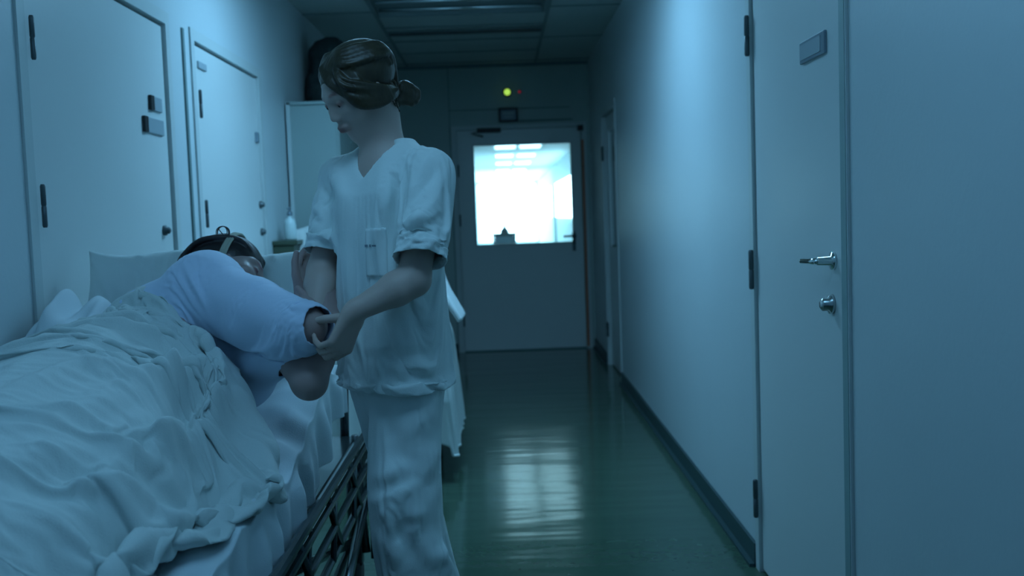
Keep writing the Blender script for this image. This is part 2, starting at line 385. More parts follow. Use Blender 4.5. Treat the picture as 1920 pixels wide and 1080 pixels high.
# end door
f = MB().box(ex0+.002, ex0+.05, D-.015, D+.1, 0, et-.002).box(ex1-.05, ex1-.002, D-.015, D+.1, 0, et-.002).box(ex0+.05, ex1-.05, D-.015, D+.1, et-.04, et-.002)
fo = f.obj('door_5', 'trim'); fo['kind'] = 'structure'
lx0, lx1 = ex0+.055, ex1-.06; wx0, wx1, wz0, wz1 = -.207, .69, 1.008, 1.925
MB().box(lx0, wx0, D+.01, D+.05, .012, et-.045).box(wx1, lx1, D+.01, D+.05, .012, et-.045).box(wx0, wx1, D+.01, D+.05, .012, wz0).box(wx0, wx1, D+.01, D+.05, wz1, et-.045).obj('door_leaf', 'door', fo)
MB().box(wx0-.018, wx0, D, D+.01, wz0-.018, wz1+.018).box(wx1, wx1+.018, D, D+.01, wz0-.018, wz1+.018).box(wx0, wx1, D, D+.01, wz0-.018, wz0).box(wx0, wx1, D, D+.01, wz1, wz1+.018).obj('glazing_bead', 'trim', fo)
box(wx0, wx1, D+.028, D+.034, wz0, wz1).obj('glass_pane', 'glass', fo)
MB().box(ex1-.052, ex1-.030, D-.021, D-.0155, .02, 1.95).obj('wooden_edge_strip', 'wood', fo)
b = MB().lathe((.70, D+.01, 1.06), [(.024, 0), (.024, -.01), (.01, -.012), (.009, -.05)], 16, 'y'); b.tube([(.70, D-.04, 1.06), (.69, D-.045, 1.06), (.60, D-.045, 1.058)], .010, 10); b.box(.685, .715, D, D+.01, .92, 1.10)
b.obj('door_handle', 'hinge', fo, smooth=False)
for z in (1.70, 1.24, .30): MB().lathe((ex0+.052, D-.004, z), [(.012, -.055), (.012, .055)], 12).obj('hinge', 'hinge', fo)
b = MB().box(-.17, .05, D-.045, D+.01, 2.045, 2.085, c=.004); b.obj('door_closer', 'black', fo)
b = MB().tube([(-.12, D-.05, 2.06), (-.22, D-.09, 2.035), (-.12, D-.03, 2.01)], .008, 8).obj('closer_arm', 'black', fo)
box(.76, .815, D-.03, D-.014, 2.035, 2.085, c=.004).obj('frame_contact', 'black', fo)
box(lx0, lx1, D-.01, D+.02, 0, .012).obj('threshold', 'gap', fo)
MB().box(ex0+.045, lx0+.02, D+.05, D+.09, 0, et-.03).box(lx1-.02, ex1-.045, D+.05, D+.09, 0, et-.03).box(lx0, lx1, D+.05, D+.09, et-.06, et-.03).box(lx0, lx1, D+.05, D+.09, 0, .05).obj('door_stop', 'trim', fo)
# panel joints and boxed trim over the end door
MB().box(-.43, .70, D-.008, D, 2.255, 2.262).box(.22, .72, D-.012, D, 2.135, 2.15).box(-.425, -.418, D-.008, D, 0, 2.674).obj('trim_3', 'gap', struct=True)
box(L+.001, R-.001, D-.02, D, H-.03, H).obj('trim_4', 'gap', struct=True)
t_ = thing('exit_sign', 'small dark rectangular sign over the end door, below the green light', 'sign', (.125, D, 2.2))
box(.035, .215, D-.035, D, 2.135, 2.265, c=.006).obj('sign_case', 'black', t_)
box(.055, .195, D-.038, D-.035, 2.155, 2.245).obj('sign_face', 'plate', t_)
MB().box(.075, .175, D-.0395, D-.038, 2.205, 2.222).box(.085, .165, D-.0395, D-.038, 2.175, 2.188).obj('sign_marks', 'plate2', t_)
t_ = thing('indicator_light', 'round glowing green indicator light above the end door', 'light', (.122, D, 2.41))
MB().lathe((.122, D, 2.41), [(.04, 0), (.04, -.012), (.034, -.016)], 24, 'y').obj('bezel', 'black', t_, True)
MB().lathe((.122, D-.012, 2.41), [(.030, 0), (.029, -.014), (.018, -.024), (.004, -.028)], 24, 'y').obj('lens', 'green', t_, True)
t_ = thing('indicator_light', 'small dim red indicator light right of the green one', 'light', (.236, D, 2.41))
MB().lathe((.236, D, 2.41), [(.020, 0), (.020, -.008), (.016, -.010)], 20, 'y').obj('bezel', 'plate', t_, True)
MB().lathe((.236, D-.008, 2.41), [(.013, 0), (.012, -.008), (.004, -.012)], 20, 'y').obj('lens', 'red', t_, True)

# suspended ceiling grid
g = MB()
for x in (-.79, .39): g.box(x-.012, x+.012, Y0, D, H-.006, H)
y = 9.46
ys = []
while y > Y0: ys.append(y); y -= .6
for y in ys:
    g.box(L, -.80, y-.01, y+.01, H-.006, H) if int(round((9.46-y)/.6)) % 2 == 0 else None
    g.box(.40, R, y-.01, y+.01, H-.006, H) if int(round((9.46-y)/.6)) % 2 == 0 else None
    g.box(-.778, .378, y-.014, y+.014, H-.006, H)
g.obj('trim_5', 'bar', struct=True)
def vent(y0, y1):
    t = thing('ceiling_vent', 'long black slot vent running across the ceiling before the end wall', 'vent', ((-.2), (y0+y1)/2, H))
    box(-.775, .375, y0, y1, H-.012, H-.006).obj('slot', 'black', t)
    MB().box(-.778, .378, y0-.02, y0, H-.016, H-.006).box(-.778, .378, y1, y1+.02, H-.016, H-.006).obj('frame', 'bar', t)
vent(7.80, 7.93)
def luminaire(y, strength, label, k, tint=None):
    t = thing('ceiling_light', label, 'ceiling light', (-.2, y, H), 'ceiling lights along the corridor')
    x0, x1, y0, y1 = -.77, .37, y-.29, y+.29
    MB().box(x0, x1, y0, y0+.02, H-.05, H-.006).box(x0, x1, y1-.02, y1, H-.05, H-.006).box(x0, x0+.02, y0, y1, H-.05, H-.006).box(x1-.02, x1, y0, y1, H-.05, H-.006).obj('housing', 'bar' if strength == 0 else 'trim', t)
    if strength:
        mm = mat('lamp_diffuser_%d' % k, (.8, .9, .9), .5, emis=tint, estr=strength); M['dif%d' % k] = mm
        box(x0+.02, x1-.02, y0+.02, y1-.02, H-.030, H-.022).obj('diffuser', 'dif%d' % k, t)
    else:
        box(x0+.02, x1-.02, y0+.02, y1-.02, H-.014, H-.008).obj('reflector', 'bar', t)
        for i, yy in enumerate((y-.13, y+.13)):
            MB().tube([(x0+.04, yy, H-.032), (x1-.04, yy, H-.032)], .013, 14).obj('tube', 'chrome', t, True)
luminaire(6.72, 0, 'unlit ceiling light with two tubes, beyond the nurse', 0)
for k, (y, s, c_) in enumerate(LAMPS): luminaire(y, s, 'lit ceiling light %s' % ('above the gap between the near and far beds', 'over the foot of the near bed', 'nearest the back wall, over the empty corridor')[k], k+1, c_)

# bright corridor beyond the glass
fy0, fy1 = D+.12, 45.0; fx0_, fx1_ = -1.0, 1.75
MB().box(fx0_, fx1_, fy0, fy1, -.05, 0).obj('far_floor', 'tile', struct=True)
MB().box(fx0_-.05, fx0_, fy0, fy1, 0, 2.7).obj('far_wall_left', 'tile', struct=True)
MB().box(fx1_, fx1_+.05, fy0, fy1, 0, 2.7).obj('far_wall_right', 'tile', struct=True)
MB().box(fx0_, fx1_, fy0, fy1, 2.7, 2.75).obj('far_ceiling', 'tile', struct=True)
MB().box(fx0_, fx1_, fy1, fy1+.05, 0, 2.7).obj('far_wall_end', 'tile', struct=True)
box(fx0_+.12, fx1_-.10, fy1-.03, fy1-.002, .12, 2.6).obj('window_1', 'far_glow', struct=True)
box(fx1_-.03, fx1_-.002, 24, 31, 1.15, 2.15).obj('window_2', 'far_glow', struct=True)
box(fx1_-.03, fx1_-.002, 33.5, 43, 1.15, 2.15).obj('window_3', 'far_glow', struct=True)
box(fx0_+.002, fx0_+.03, 33, 43, 1.25, 2.15).obj('window_4', 'far_glow', struct=True)
words = ('nearest', 'second', 'third', 'fourth', 'fifth', 'sixth', 'seventh', 'farthest')
for i, yy in enumerate((13.6, 15.2, 17.2, 21.2, 24.4, 28.0, 32.5, 38.0)):
    for x0 in (-.02, .50):
        o = box(x0, x0+.42, yy, yy+.5+.05*i, 2.66, 2.70).obj('ceiling_light', 'far_lamp')
        tag(o, '%s glaring ceiling light of the %s pair beyond the end door' % ('left' if x0 < 0 else 'right', words[i]), 'ceiling light', 'ceiling lights beyond the end door')
for i, (yy, y2) in enumerate(((19.5, 20.6), (22.0, 23.1), (31.3, 32.6))):
    box(fx1_-.03, fx1_-.001, yy, y2, 0, 2.1).obj('trim_%d' % (7+i), 'gap', struct=True)
t_ = thing('trolley', 'small dim trolley seen through the end door window', 'trolley', (.12, 24.2, 0))
for zz, nm in ((.80, 'tray'), (.25, 'shelf')): box(-.16, .40, 24.0, 24.5, zz, zz+.05, c=.01).obj(nm, 'hinge', t_)
box(-.12, .36, 24.03, 24.47, .40, .80, c=.02).obj('cabinet', 'plate', t_)
for (x, y) in ((-.14, 24.02), (.38, 24.02), (-.14, 24.48), (.38, 24.48)): MB().tube([(x, y, 0), (x, y, .86)], .016, 8).obj('leg', 'hinge', t_, True)
tag(MB().lathe((.13, 24.2, .853), [(.10, 0), (.10, .06), (.05, .12), (.03, .15), (.03, .26)], 16).obj('bottle', 'hinge', None, True), 'dark bottle shape standing on the trolley beyond the glass', 'bottle')

# ------------------------------------------------------------------ cupboard and things at the left
t_ = thing('tall_cupboard', 'tall pale green cupboard standing against the left wall beyond the doors', 'cupboard', (-1.02, 6.65, 0))
cx1 = -.965
box(L+.012, cx1, 6.30, 7.35, .08, 1.985, c=.003).obj('carcass', 'cupboard', t_)
box(L+.012, L+.035, 6.285, 6.30, .08, 2.0).obj('edge_strip', 'trim', t_)
box(L+.012, cx1+.01, 6.285, 7.36, 1.985, 2.005, c=.003).obj('top_board', 'cupboard', t_)
box(L+.03, cx1-.02, 6.32, 7.33, 0, .08).obj('plinth', 'black', t_)
for k in range(2):
    d_ = box(cx1, cx1+.018, 6.31+.52*k, 6.82+.52*k, .10, 1.97, c=.002).obj('door', 'cupboard', t_)
    MB().tube([(cx1+.03, 6.79+.07*k, 1.0), (cx1+.03, 6.79+.07*k, 1.15)], .006, 8).obj('handle', 'steel', d_)
f = Field((-1.26, 6.6, 2.0), (-.66, 7.42, 2.66), .012)
EYE = np.eye(3)
f.ell((-1.10, 7.06, 2.20), EYE, (.15, .22, .23), .03); f.ell((-1.10, 7.06, 2.38), EYE, (.14, .22, .13), .04); f.ell((-1.12, 7.02, 2.12), EYE, (.14, .24, .12), .03)
P, Q = f.mesh(2); N_ = normals(P, Q); P = P+N_*((noise(P*14)-.5)*.03+(noise(P*30)-.5)*.012)[:, None]; P[:, 2] = np.maximum(P[:, 2], 2.007); P[:, 0] = np.maximum(P[:, 0], L+.01)
tag(link('storage_bag', P, Q, 'bag', smooth=True), 'bulky black bag stuffed on top of the tall cupboard', 'bag')
# wall shelf with a pump bottle
t_ = thing('wall_shelf', 'short dark olive shelf on the left wall before the cupboard', 'shelf', (-1.2, 6.0, 1.14))
box(L+.001, -1.13, 5.77, 6.22, 1.155, 1.178, c=.003).obj('shelf_board', 'olive', t_)
box(L+.001, -1.15, 5.78, 6.21, 1.085, 1.154, c=.003).obj('apron', 'olive', t_)
for y in (5.85, 6.14): box(L+.001, -1.17, y, y+.02, 1.02, 1.084).obj('bracket', 'steel', t_)
t_ = thing('pump_bottle', 'translucent white pump bottle on the dark olive wall shelf', 'bottle', (-1.19, 5.90, 1.18))
MB().lathe((-1.19, 5.90, 1.179), [(.030, 0), (.034, .01), (.034, .09), (.028, .115), (.012, .13), (.012, .14)], 20).obj('bottle_body', 'bottle', t_, True)
b = MB().lathe((-1.19, 5.90, 1.319), [(.015, 0), (.015, .02), (.006, .022), (.006, .045)], 14); b.tube([(-1.19, 5.90, 1.362), (-1.19, 5.86, 1.358)], .006, 8); b.obj('pump', 'plate', t_, True)

# ------------------------------------------------------------------ draped cloth, settled before the render
CLOTHS = []
def drape(o, pinw, grow, bend=.35, stiff=18, dist=.006):
    """let a cloth mesh settle with some slack; pinw: per-vertex hold 0..1"""
    g = o.vertex_groups.new(name='hold')
    for lv in np.unique(np.round(pinw, 1)):
        if lv > 0: g.add([int(k) for k in np.where(np.round(pinw, 1) == lv)[0]], float(lv), 'REPLACE')
    md = o.modifiers.new('cloth', 'CLOTH'); s = md.settings
    s.quality = 5; s.mass = .35; s.tension_stiffness = stiff; s.compression_stiffness = stiff; s.shear_stiffness = stiff/3; s.bending_stiffness = bend
    s.air_damping = 1.5; s.tension_damping = 8; s.compression_damping = 8; s.bending_damping = .6
    s.shrink_min = -grow; s.shrink_max = -grow; s.vertex_group_mass = 'hold'; s.pin_stiffness = 1
    md.collision_settings.collision_quality = 2; md.collision_settings.distance_min = dist; md.collision_settings.use_self_collision = False
    md.point_cache.frame_start = 1; md.point_cache.frame_end = 80
    CLOTHS.append(o)
def collider(P, Q, outer=.004, fr=20):
    c = link('cloth_form', P, Q, 'cloth'); c.modifiers.new('c', 'COLLISION'); c.collision.thickness_outer = outer; c.collision.cloth_friction = fr; c.collision.damping = .5
    return c
def settle(frames, forms, after):
    for fr_ in range(1, frames+1): sc.frame_set(fr_)
    dg = bpy.context.evaluated_depsgraph_get()
    for o in CLOTHS:
        me = o.evaluated_get(dg).to_mesh(); n_ = len(me.vertices); co = np.zeros(n_*3); me.vertices.foreach_get('co', co)
        o['_n'] = 1; ok = n_ == len(o.data.vertices) and np.isfinite(co).all()
        o.evaluated_get(dg).to_mesh_clear(); after.append((o, co if ok else None))
    for o, co in after:
        o.modifiers.remove(o.modifiers['cloth']); del o['_n']
        if co is not None:
            if o.name == 'blanket': co[0::3] = np.maximum(co[0::3], L+.012)
            o.data.vertices.foreach_set('co', co); o.data.update()
        o.vertex_groups.clear()
    for c in forms: bpy.data.objects.remove(c)
    sc.frame_set(1)

# ------------------------------------------------------------------ near bed
BX0, BX1 = -1.235, -.50
def matt(y):  # mattress top height: flat, then the raised backrest
    return .715+.13*sstep(2.2, 2.95, y)
t_ = bed = thing('hospital_bed', 'near hospital bed with dark folded side rail, patient lying in it', 'bed', (-.87, 2.4, 0))
ny = 26; ysm = np.linspace(1.32, 3.04, ny); V = []; F = []
prof = [(0, -.14), (0, -.03), (.01, -.008), (.03, 0), (BX1-BX0-.03, 0), (BX1-BX0-.01, -.008), (BX1-BX0, -.03), (BX1-BX0, -.14)]
for y in ysm:
    for (dx, dz) in prof: V.append((BX0+.012+dx*.965, y, matt(y)+dz-.01))
n = len(prof)
for i in range(ny-1):
    for k in range(n): F.append((i*n+k, i*n+(k+1) % n, (i+1)*n+(k+1) % n, (i+1)*n+k))
F += [tuple(range(n)), tuple((ny-1)*n+k for k in range(n))[::-1]]
b = MB().add(V, F).obj('mattress', 'sheet', bed)
V2 = MB()
V2.box(BX0+.03, BX1-.02, 1.32, 3.5, .50, .54); V2.tube([(BX1-.025, 1.3, .515), (BX1-.025, 3.52, .515)], .022); V2.tube([(BX0+.03, 1.3, .515), (BX0+.03, 3.52, .515)], .022)
V2.obj('bed_frame', 'rail', bed)
V2 = MB()
for k in range(5): V2.box(BX0+.06, BX1-.06, 2.45+k*.11, 2.50+k*.11, matt(2.47+k*.11)-.175, matt(2.47+k*.11)-.155)
V2.obj('backrest_frame', 'rail', bed)
# lowered side rail: long tubes, slanted links
rl = MB(); xr = BX1+.035
for (z, r) in ((.585, .014), (.545, .012), (.47, .011), (.40, .011)):
    rl.tube([(xr, 1.25, z), (xr, 3.46, z)], r, 10)
rl.obj('side_rail', 'rail', bed, smooth=False)
for k in range(6):
    y = 1.45+k*.38
    MB().tube([(xr-.002, y, .59), (xr+.004, y+.16, .40)], .010, 8).obj('rail_link', 'rail', bed, True)
    MB().tube([(xr-.008, y+.19, .585), (xr+.006, y+.02, .40)], .008, 8).obj('rail_link', 'rail', bed, True)
for (x, y) in ((BX1-.03, 3.47), (BX0+.05, 3.47), (BX1-.03, 1.40), (BX0+.05, 1.40)):
    lg = MB().tube([(x, y, .52), (x, y, .16)], .026, 12).obj('leg', 'rail', bed, True)
    b = MB().lathe((x-.016, y+.02, .062), [(.03, 0), (.062, .004), (.062, .028), (.03, .032)], 20, 'x'); b.obj('caster', 'rubber', bed, True)
    MB().box(x-.022, x+.022, y-.02, y+.03, .10, .165, c=.004).obj('caster_fork', 'rail', bed)
b = MB(); b.tube([(xr, 3.46, .59), (xr+.005, 3.50, .45), (xr, 3.47, .12)], .017, 10); b.tube([(xr-.05, 3.46, .55), (xr-.045, 3.5, .30), (xr-.03, 3.47, .14)], .014, 10)
b.obj('rail_post', 'rail', bed, True)
for (p, q) in (((xr-.02, 3.44, .33), (xr-.02, 2.55, .12)), ((BX1-.03, 1.5, .48), (BX1-.06, 2.6, .14)), ((BX1-.03, 3.4, .20), (BX1-.06, 2.3, .46))):
    MB().tube([p, q], .015, 10).obj('brace', 'rail', bed, True)
MB().tube([(BX1-.05, 2.5, .13), (BX0+.06, 2.5, .13)], .016).tube([(BX1-.03, 1.4, .2), (BX1-.03, 3.47, .2)], .014).obj('underframe', 'rail', bed, True)
b = MB().tube(smoothpath([(BX0+.04, 3.52, .52), (BX0+.04, 3.56, 1.02), (BX0+.10, 3.56, 1.08), (BX1-.12, 3.56, 1.08), (BX1-.06, 3.56, 1.02), (BX1-.06, 3.52, .52)]), .016)
b.obj('headboard_hoop', 'rail', bed, True)

def gridmesh(nu, nv, fn):
    U, Vv = np.meshgrid(np.linspace(0, 1, nu), np.linspace(0, 1, nv), indexing='ij'); P = fn(U.ravel(), Vv.ravel())
    i, j = np.meshgrid(np.arange(nu-1), np.arange(nv-1), indexing='ij'); a = (i*nv+j).ravel()
    return P, np.stack([a, a+nv, a+nv+1, a+1], 1)
def solid(o, th):
    md = o.modifiers.new('thickness', 'SOLIDIFY'); md.thickness = th; md.offset = -1; return o

# bed sheet over the mattress, hanging over the right edge
def sheetfn(U, Vv):
    y = 1.28+1.78*Vv
    wtop = BX1-BX0; s = U*(wtop+.16)
    x = BX0+np.minimum(s, wtop); drop = np.maximum(0, s-wtop)
    wav = .012*np.sin(y*23+2*np.sin(y*5))+.010*np.sin(y*51+1.3)
    edge = sstep(0, .10, drop)
    x = x+.006+edge*(.010+wav*.8)+.0*y
    z = matt(y)+.002-drop+.03*edge*np.sin(y*9)*.5
    # rounded shoulder of the mattress
    nr = sstep(.06, 0, np.abs(s-wtop)); z = z-nr*.012; 
    n1 = noise(np.stack([x*9, y*4, 0*y], 1)); n2 = noise(np.stack([x*22+5, y*14, 0*y], 1))
    near = sstep(-.66, -.52, x)*(1-edge)
    z = z+(n1-.35)*.018+(n2-.5)*.012+near*(.012*np.sin(y*37+x*22)*noise(np.stack([x*6, y*5, 0*y+3], 1)))
    # sheet bunched up between pillow and wall
    z = z+.25*np.exp(-((x+1.17)/.145)**4-((y-2.76)/.22)**4)*(1+.10*np.sin(x*62+y*9)+.04*np.sin(x*110))
    return np.stack([x, y, z], 1)
P, Q = gridmesh(240, 420, sheetfn)
P[:, 2] = np.maximum(P[:, 2], .0)
tag(solid(link('bed_sheet', P, Q, 'sheet', smooth=True), .003), 'white fitted sheet hanging over the near bed edge above the dark rail', 'sheet')

# ------------------------------------------------------------------ blanket over the patient
PX = [-1.26, -1.18, -1.05, -.90, -.80, -.70, -.62, -.56, -.525, -.50]
BLY0, BLY1 = .92, 2.66
def bedge(y):   # right edge of the blanket
    return np.interp(y, [.9, 1.3, 1.54, 1.78, 1.98, 2.1, 2.23, 2.33, 2.5, 2.7], [-.60, -.59, -.58, -.565, -.56, -.575, -.585, -.555, -.515, -.52])+.005*np.sin(y*31)
def bbase(x, y):
    """height of the blanket before folds"""
    e = .50+.02*np.sin(y*7)
    e = np.clip(bedge(y)-x, 0, 1)
    t = np.interp(e, [0, .02, .05, .09, .14, .20, .28, .36, .50, .62, .75], [0, .14, .34, .54, .72, .86, .97, 1.0, .90, .66, .44])
    hgt = np.interp(y, [1.0, 1.3, 1.6, 1.9, 2.2, 2.4, 2.6, 2.8], [.22, .25, .28, .31, .35, .37, .365, .31])
    return matt(y)+.012+hgt*t-.13*sstep(2.2, 2.95, y)*t
def onb(u, v):
    d = fw+cr*(u-960)/FPX-cu*(v-540)/FPX; t = 1.0
    while t < 3.2:
        p = np.array([0, 0, CH])+d*t
        if p[2] < bbase(p[0], p[1]): return p[:2]
        t += .004
    return p[:2]
# (points in view, width m, height m); positive = ridge, negative = valley
FOLDS = [
 ([(189,589),(315,567),(390,583)], .022, .014), ([(113,607),(208,583),(283,583),(353,595)], .014, -.014),
 ([(157,611),(283,602),(378,620),(441,665)], .020, .014), ([(189,620),(302,630),(410,636)], .016, -.013),
 ([(334,589),(390,614),(441,652),(504,702)], .016, -.018), ([(360,580),(420,612),(480,665),(530,720)], .016, .014),
 ([(0,652),(126,622),(252,639),(378,652),(466,715)], .020, .015), ([(0,677),(95,646),(220,655),(340,672)], .015, -.012),
 ([(0,690),(189,655),(315,683),(441,702),(530,760)], .020, .014), ([(200,672),(330,700),(420,716)], .014, -.012),
 ([(0,727),(157,677),(283,715),(441,734),(510,760)], .022, .016), ([(0,765),(126,727),(239,702)], .018, -.015),
 ([(63,790),(189,753),(302,715),(378,740)], .022, .017), ([(0,810),(140,790),(270,760),(340,745)], .02, -.014),
 ([(0,853),(189,853),(271,841),(335,795)], .026, .022), ([(240,855),(300,822),(345,785),(372,766)], .011, -.032),
 ([(330,770),(355,764),(390,756)], .013, -.035), ([(300,742),(370,738),(440,752),(490,772)], .024, .020),
 ([(126,935),(252,885),(340,850),(441,828)], .018, .020), ([(0,905),(110,905),(240,860)], .030, -.022),
 ([(150,962),(280,905),(380,868),(455,850)], .016, -.012), ([(220,954),(378,904),(460,885)], .018, .014),
 ([(0,962),(190,940),(315,935),(400,930)], .022, -.012), ([(0,985),(130,985),(260,970),(400,945)], .028, .016),
 ([(271,1049),(353,1005),(403,986)], .009, -.022), ([(210,1080),(300,1010),(380,962),(420,940)], .014, .014),
 ([(385,800),(400,790)], .040, .030), ([(440,785),(447,800)], .008, -.028), ([(425,745),(470,765),(500,800)], .012, .012),
 ([(435,806),(479,812),(515,841),(520,872)], .013, .018), ([(455,868),(480,850),(500,845)], .010, -.018), ([(445,900),(470,875),(500,858)], .010, .014),
 ([(470,700),(500,745),(515,790)], .010, -.012), ([(490,690),(515,735),(528,780)], .010, .012), ([(505,690),(530,730),(540,770)], .009, -.012),
 ([(530,690),(545,730),(548,775)], .010, .012), ([(380,700),(450,725),(510,775)], .014, -.010),
 ([(480,775),(520,780),(550,785)], .010, .016), ([(400,850),(430,870),(440,920)], .013, .014), ([(60,880),(200,900),(330,880)], .02, .010),
 ([(340,925),(400,912),(440,905)], .010, -.014),
]
FW = [([onb(*p) for p in pts], w_, h_) for pts, w_, h_ in FOLDS]
def blanketfn(U, Vv):
    xr_ = 0; y = BLY0+(BLY1-BLY0)*Vv
    top = 2.66-.30*sstep(.55, 1.0, U)           # head end runs lower on the right, under the arm
    y = BLY0+(top-BLY0)*Vv
    x = -1.262+(bedge(y)+1.262)*U
    z = bbase(x, y)
    P2 = np.stack([x, y], 1); dz = np.zeros(len(x))
    P2w = P2+.007*np.stack([noise(np.stack([x*12, y*12, 0*x], 1))-.5, noise(np.stack([x*12+9, y*12, 0*x], 1))-.5], 1)*2
    for pts, w_, h_ in FW:
        d = polydist(P2w, pts); q = d/w_
        # fade at both ends
        l = np.minimum(np.linalg.norm(P2-pts[0], axis=1), np.linalg.norm(P2-pts[-1], axis=1))
        fade = .35+.65*sstep(0, 4*w_, l) if len(pts) > 2 else 1
        dz += 1.75*h_*fade*np.exp(-np.abs(q)**1.5)
    inn = sstep(0, .07, bedge(y)-x)
    up = sstep(1.9, 2.15, y)
    s1 = y+.9*(np.maximum(x+1.05, 0))**2; s2 = y*.8-x*.75
    wob = .05*noise(np.stack([x*5, y*5, 0*x+2], 1))
    r1 = 1-2*np.abs(noise(np.stack([x*2.2, (s1+wob)*17, 0*x+1], 1))-.5)*2
    r2 = 1-2*np.abs(noise(np.stack([(x+y)*1.8, (s2+wob)*9, 0*x+7], 1))-.5)*2
    n2 = np.abs(noise(np.stack([x*17+y*5, y*21-x*12, 0*x+7], 1))-.5)*2
    dz += up*r1*.013+(1-up)*r2*.020+(.5-n2)*.004
    z = z+dz*(.08+.92*inn)+.012*(1-inn)*np.abs(np.sin(y*17))
    # head edge folds down
    z = z-.05*sstep(.955, 1, Vv)
    z = np.maximum(z, matt(y)+.012)
    return np.stack([x, y, z], 1)
FORMS = []
def formfn(U, Vv):
    y = .7+2.4*Vv; x = -1.36+1.0*U
    z = np.where(x < bedge(y), bbase(np.maximum(x, -1.26), y), matt(y)+.012)-.03
    return np.stack([x, y, np.where(x > -.49, z-(x+.49)*3, z)], 1)
P, Q = gridmesh(60, 140, formfn); FORMS.append(collider(P, Q, .008))
NU, NV = 92, 190
P, Q = gridmesh(NU, NV, blanketfn); P[:, 2] += .006
blo = link('blanket', P, Q, 'blanket', smooth=True)
Ug, Vg = np.meshgrid(np.linspace(0, 1, NU), np.linspace(0, 1, NV), indexing='ij'); Ug = Ug.ravel(); Vg = Vg.ravel()
drape(blo, np.maximum((Ug < .001)*1.0+(Vg < .001)*1.0, (Ug > .999)*(.8+.2*(np.sin(Vg*60) > .2))).clip(0, 1), .24, 1.6)
tag(blo, 'large rumpled white blanket heaped over the patient in the near bed', 'blanket')

# pillows
def pillow(name, label, c, rot, hx, hz, th, m='pillow', seed=0, group=None):
    """cushion lying in local x (width) / z (height), thickness along y"""
    def fn(U, Vv):
        ph = (U*2-1)*math.pi; th_ = (Vv-.5)*math.pi
        return None
    n = 90; g = np.linspace(-1, 1, n); A, B = np.meshgrid(g, g, indexing='ij'); A = A.ravel(); B = B.ravel()
    e = np.clip((1-np.abs(A)**3.2)*(1-np.abs(B)**3.2), 0, 1)**.48
    pin = 1-.055*(1-B**2)*(np.abs(A)**6)-.0; pin2 = 1-.075*(1-A**2)*(np.abs(B)**6)
    out = []
    for sgn in (1, -1):
        X = A*hx*pin; Z = B*hz*pin2; Yt = sgn*e*th
        q = np.stack([X*13+seed, Z*13, Yt*0+sgn], 1); q2 = np.stack([X*30+seed, Z*22+X*18, Yt*0+sgn*3], 1)
        Yt = Yt+sgn*(1-.6*e*0)*((noise(q)-.5)*.030+(np.abs(noise(q2)-.5))*-.020)*e**.5
        fl = .012*np.sin(A*5+seed)*np.abs(B)**4
        out.append(np.stack([X, Yt, Z+fl], 1))
    i, j = np.meshgrid(np.arange(n-1), np.arange(n-1), indexing='ij'); a = (i*n+j).ravel()
    Q1 = np.stack([a, a+1, a+n+1, a+n], 1); Q2 = np.stack([a, a+n, a+n+1, a+1], 1)+n*n
    P = np.concatenate(out)@np.array(rot.to_3x3()).T+np.array(c)
    o = link(name, P, np.concatenate([Q1, Q2]), m, smooth=True)
    import bmesh
    bm = bmesh.new(); bm.from_mesh(o.data); bmesh.ops.remove_doubles(bm, verts=bm.verts[:], dist=1e-4); bmesh.ops.recalc_face_normals(bm, faces=bm.faces[:]); bm.to_mesh(o.data); bm.free()
    return tag(o, label, 'pillow', group)
pillow('pillow', 'plump white pillow propped behind the head of the patient in the near bed', (-.885, 2.99, 1.035), Matrix.Rotation(math.radians(-20), 4, 'X')@Matrix.Rotation(math.radians(2), 4, 'Y'), .335, .185, .07, seed=2)

# ------------------------------------------------------------------ people: shared builders
def nrm(v): v = np.array(v, float); return v/np.linalg.norm(v)
def frame_from(F_, U_):
    F_ = nrm(F_); S_ = nrm(np.cross(U_, F_)); U_ = np.cross(F_, S_); return F_, S_, U_   # forward, left, up
def head_sdf(f, C_, F_, S_, U_, k=1.0):
    def p(a, b_, c): return C_+(F_*a+S_*b_+U_*c)*k
    AX = (F_, S_, U_)
    f.ell(p(-.014, 0, .025), AX, np.array([.096, .075, .079])*k, .02)
    f.ell(p(.030, 0, -.030), AX, np.array([.062, .060, .086])*k, .03)
    f.cone(p(.010, 0, -.070), p(.062, 0, -.098), .052*k, .020*k, .03)          # jaw to chin
    for s_ in (-1, 1):
        f.cone(p(-.01, s_*.050, -.045), p(.035, s_*.030, -.085), .018*k, .018*k, .025)  # jaw line
        f.ell(p(.062, s_*.042, -.026), AX, np.array([.020, .022, .018])*k, .02)   # cheekbone
        f.cone(p(.082, s_*.012, .022), p(.070, s_*.046, .020), .010*k, .008*k, .012)  # brow
    f.cone(p(.086, 0, .012), p(.100, 0, -.026), .0065*k, .0100*k, .010)        # nose
    for s_ in (-1, 1):
        f.ell(p(.083, s_*.030, .000), AX, np.array([.012, .014, .010])*k, .008, 'sub')
        f.ell(p(.077, s_*.030, .000), AX, np.array([.0125, .013, .0115])*k, .002)  # lidded eye
        f.cone(p(.097, s_*.012, -.030), p(.092, s_*.013, -.032), .007*k, .006*k, .006)
        f.ell(p(-.004, s_*.072, -.012), AX, np.array([.016, .008, .030])*k, .008)    # ear
        f.ell(p(.002, s_*.079, -.008), AX, np.array([.008, .005, .016])*k, .004, 'sub')
    f.cone(p(.090, -.016, -.058), p(.090, .016, -.058), .008*k, .008*k, .008)
    f.ell(p(.096, 0, -.0545), AX, np.array([.008, .020, .0055])*k, .004)
    f.ell(p(.095, 0, -.0655), AX, np.array([.008, .017, .006])*k, .004)
    f.ell(p(.104, 0, -.060), AX, np.array([.010, .024, .0016])*k, .002, 'sub')
    return p
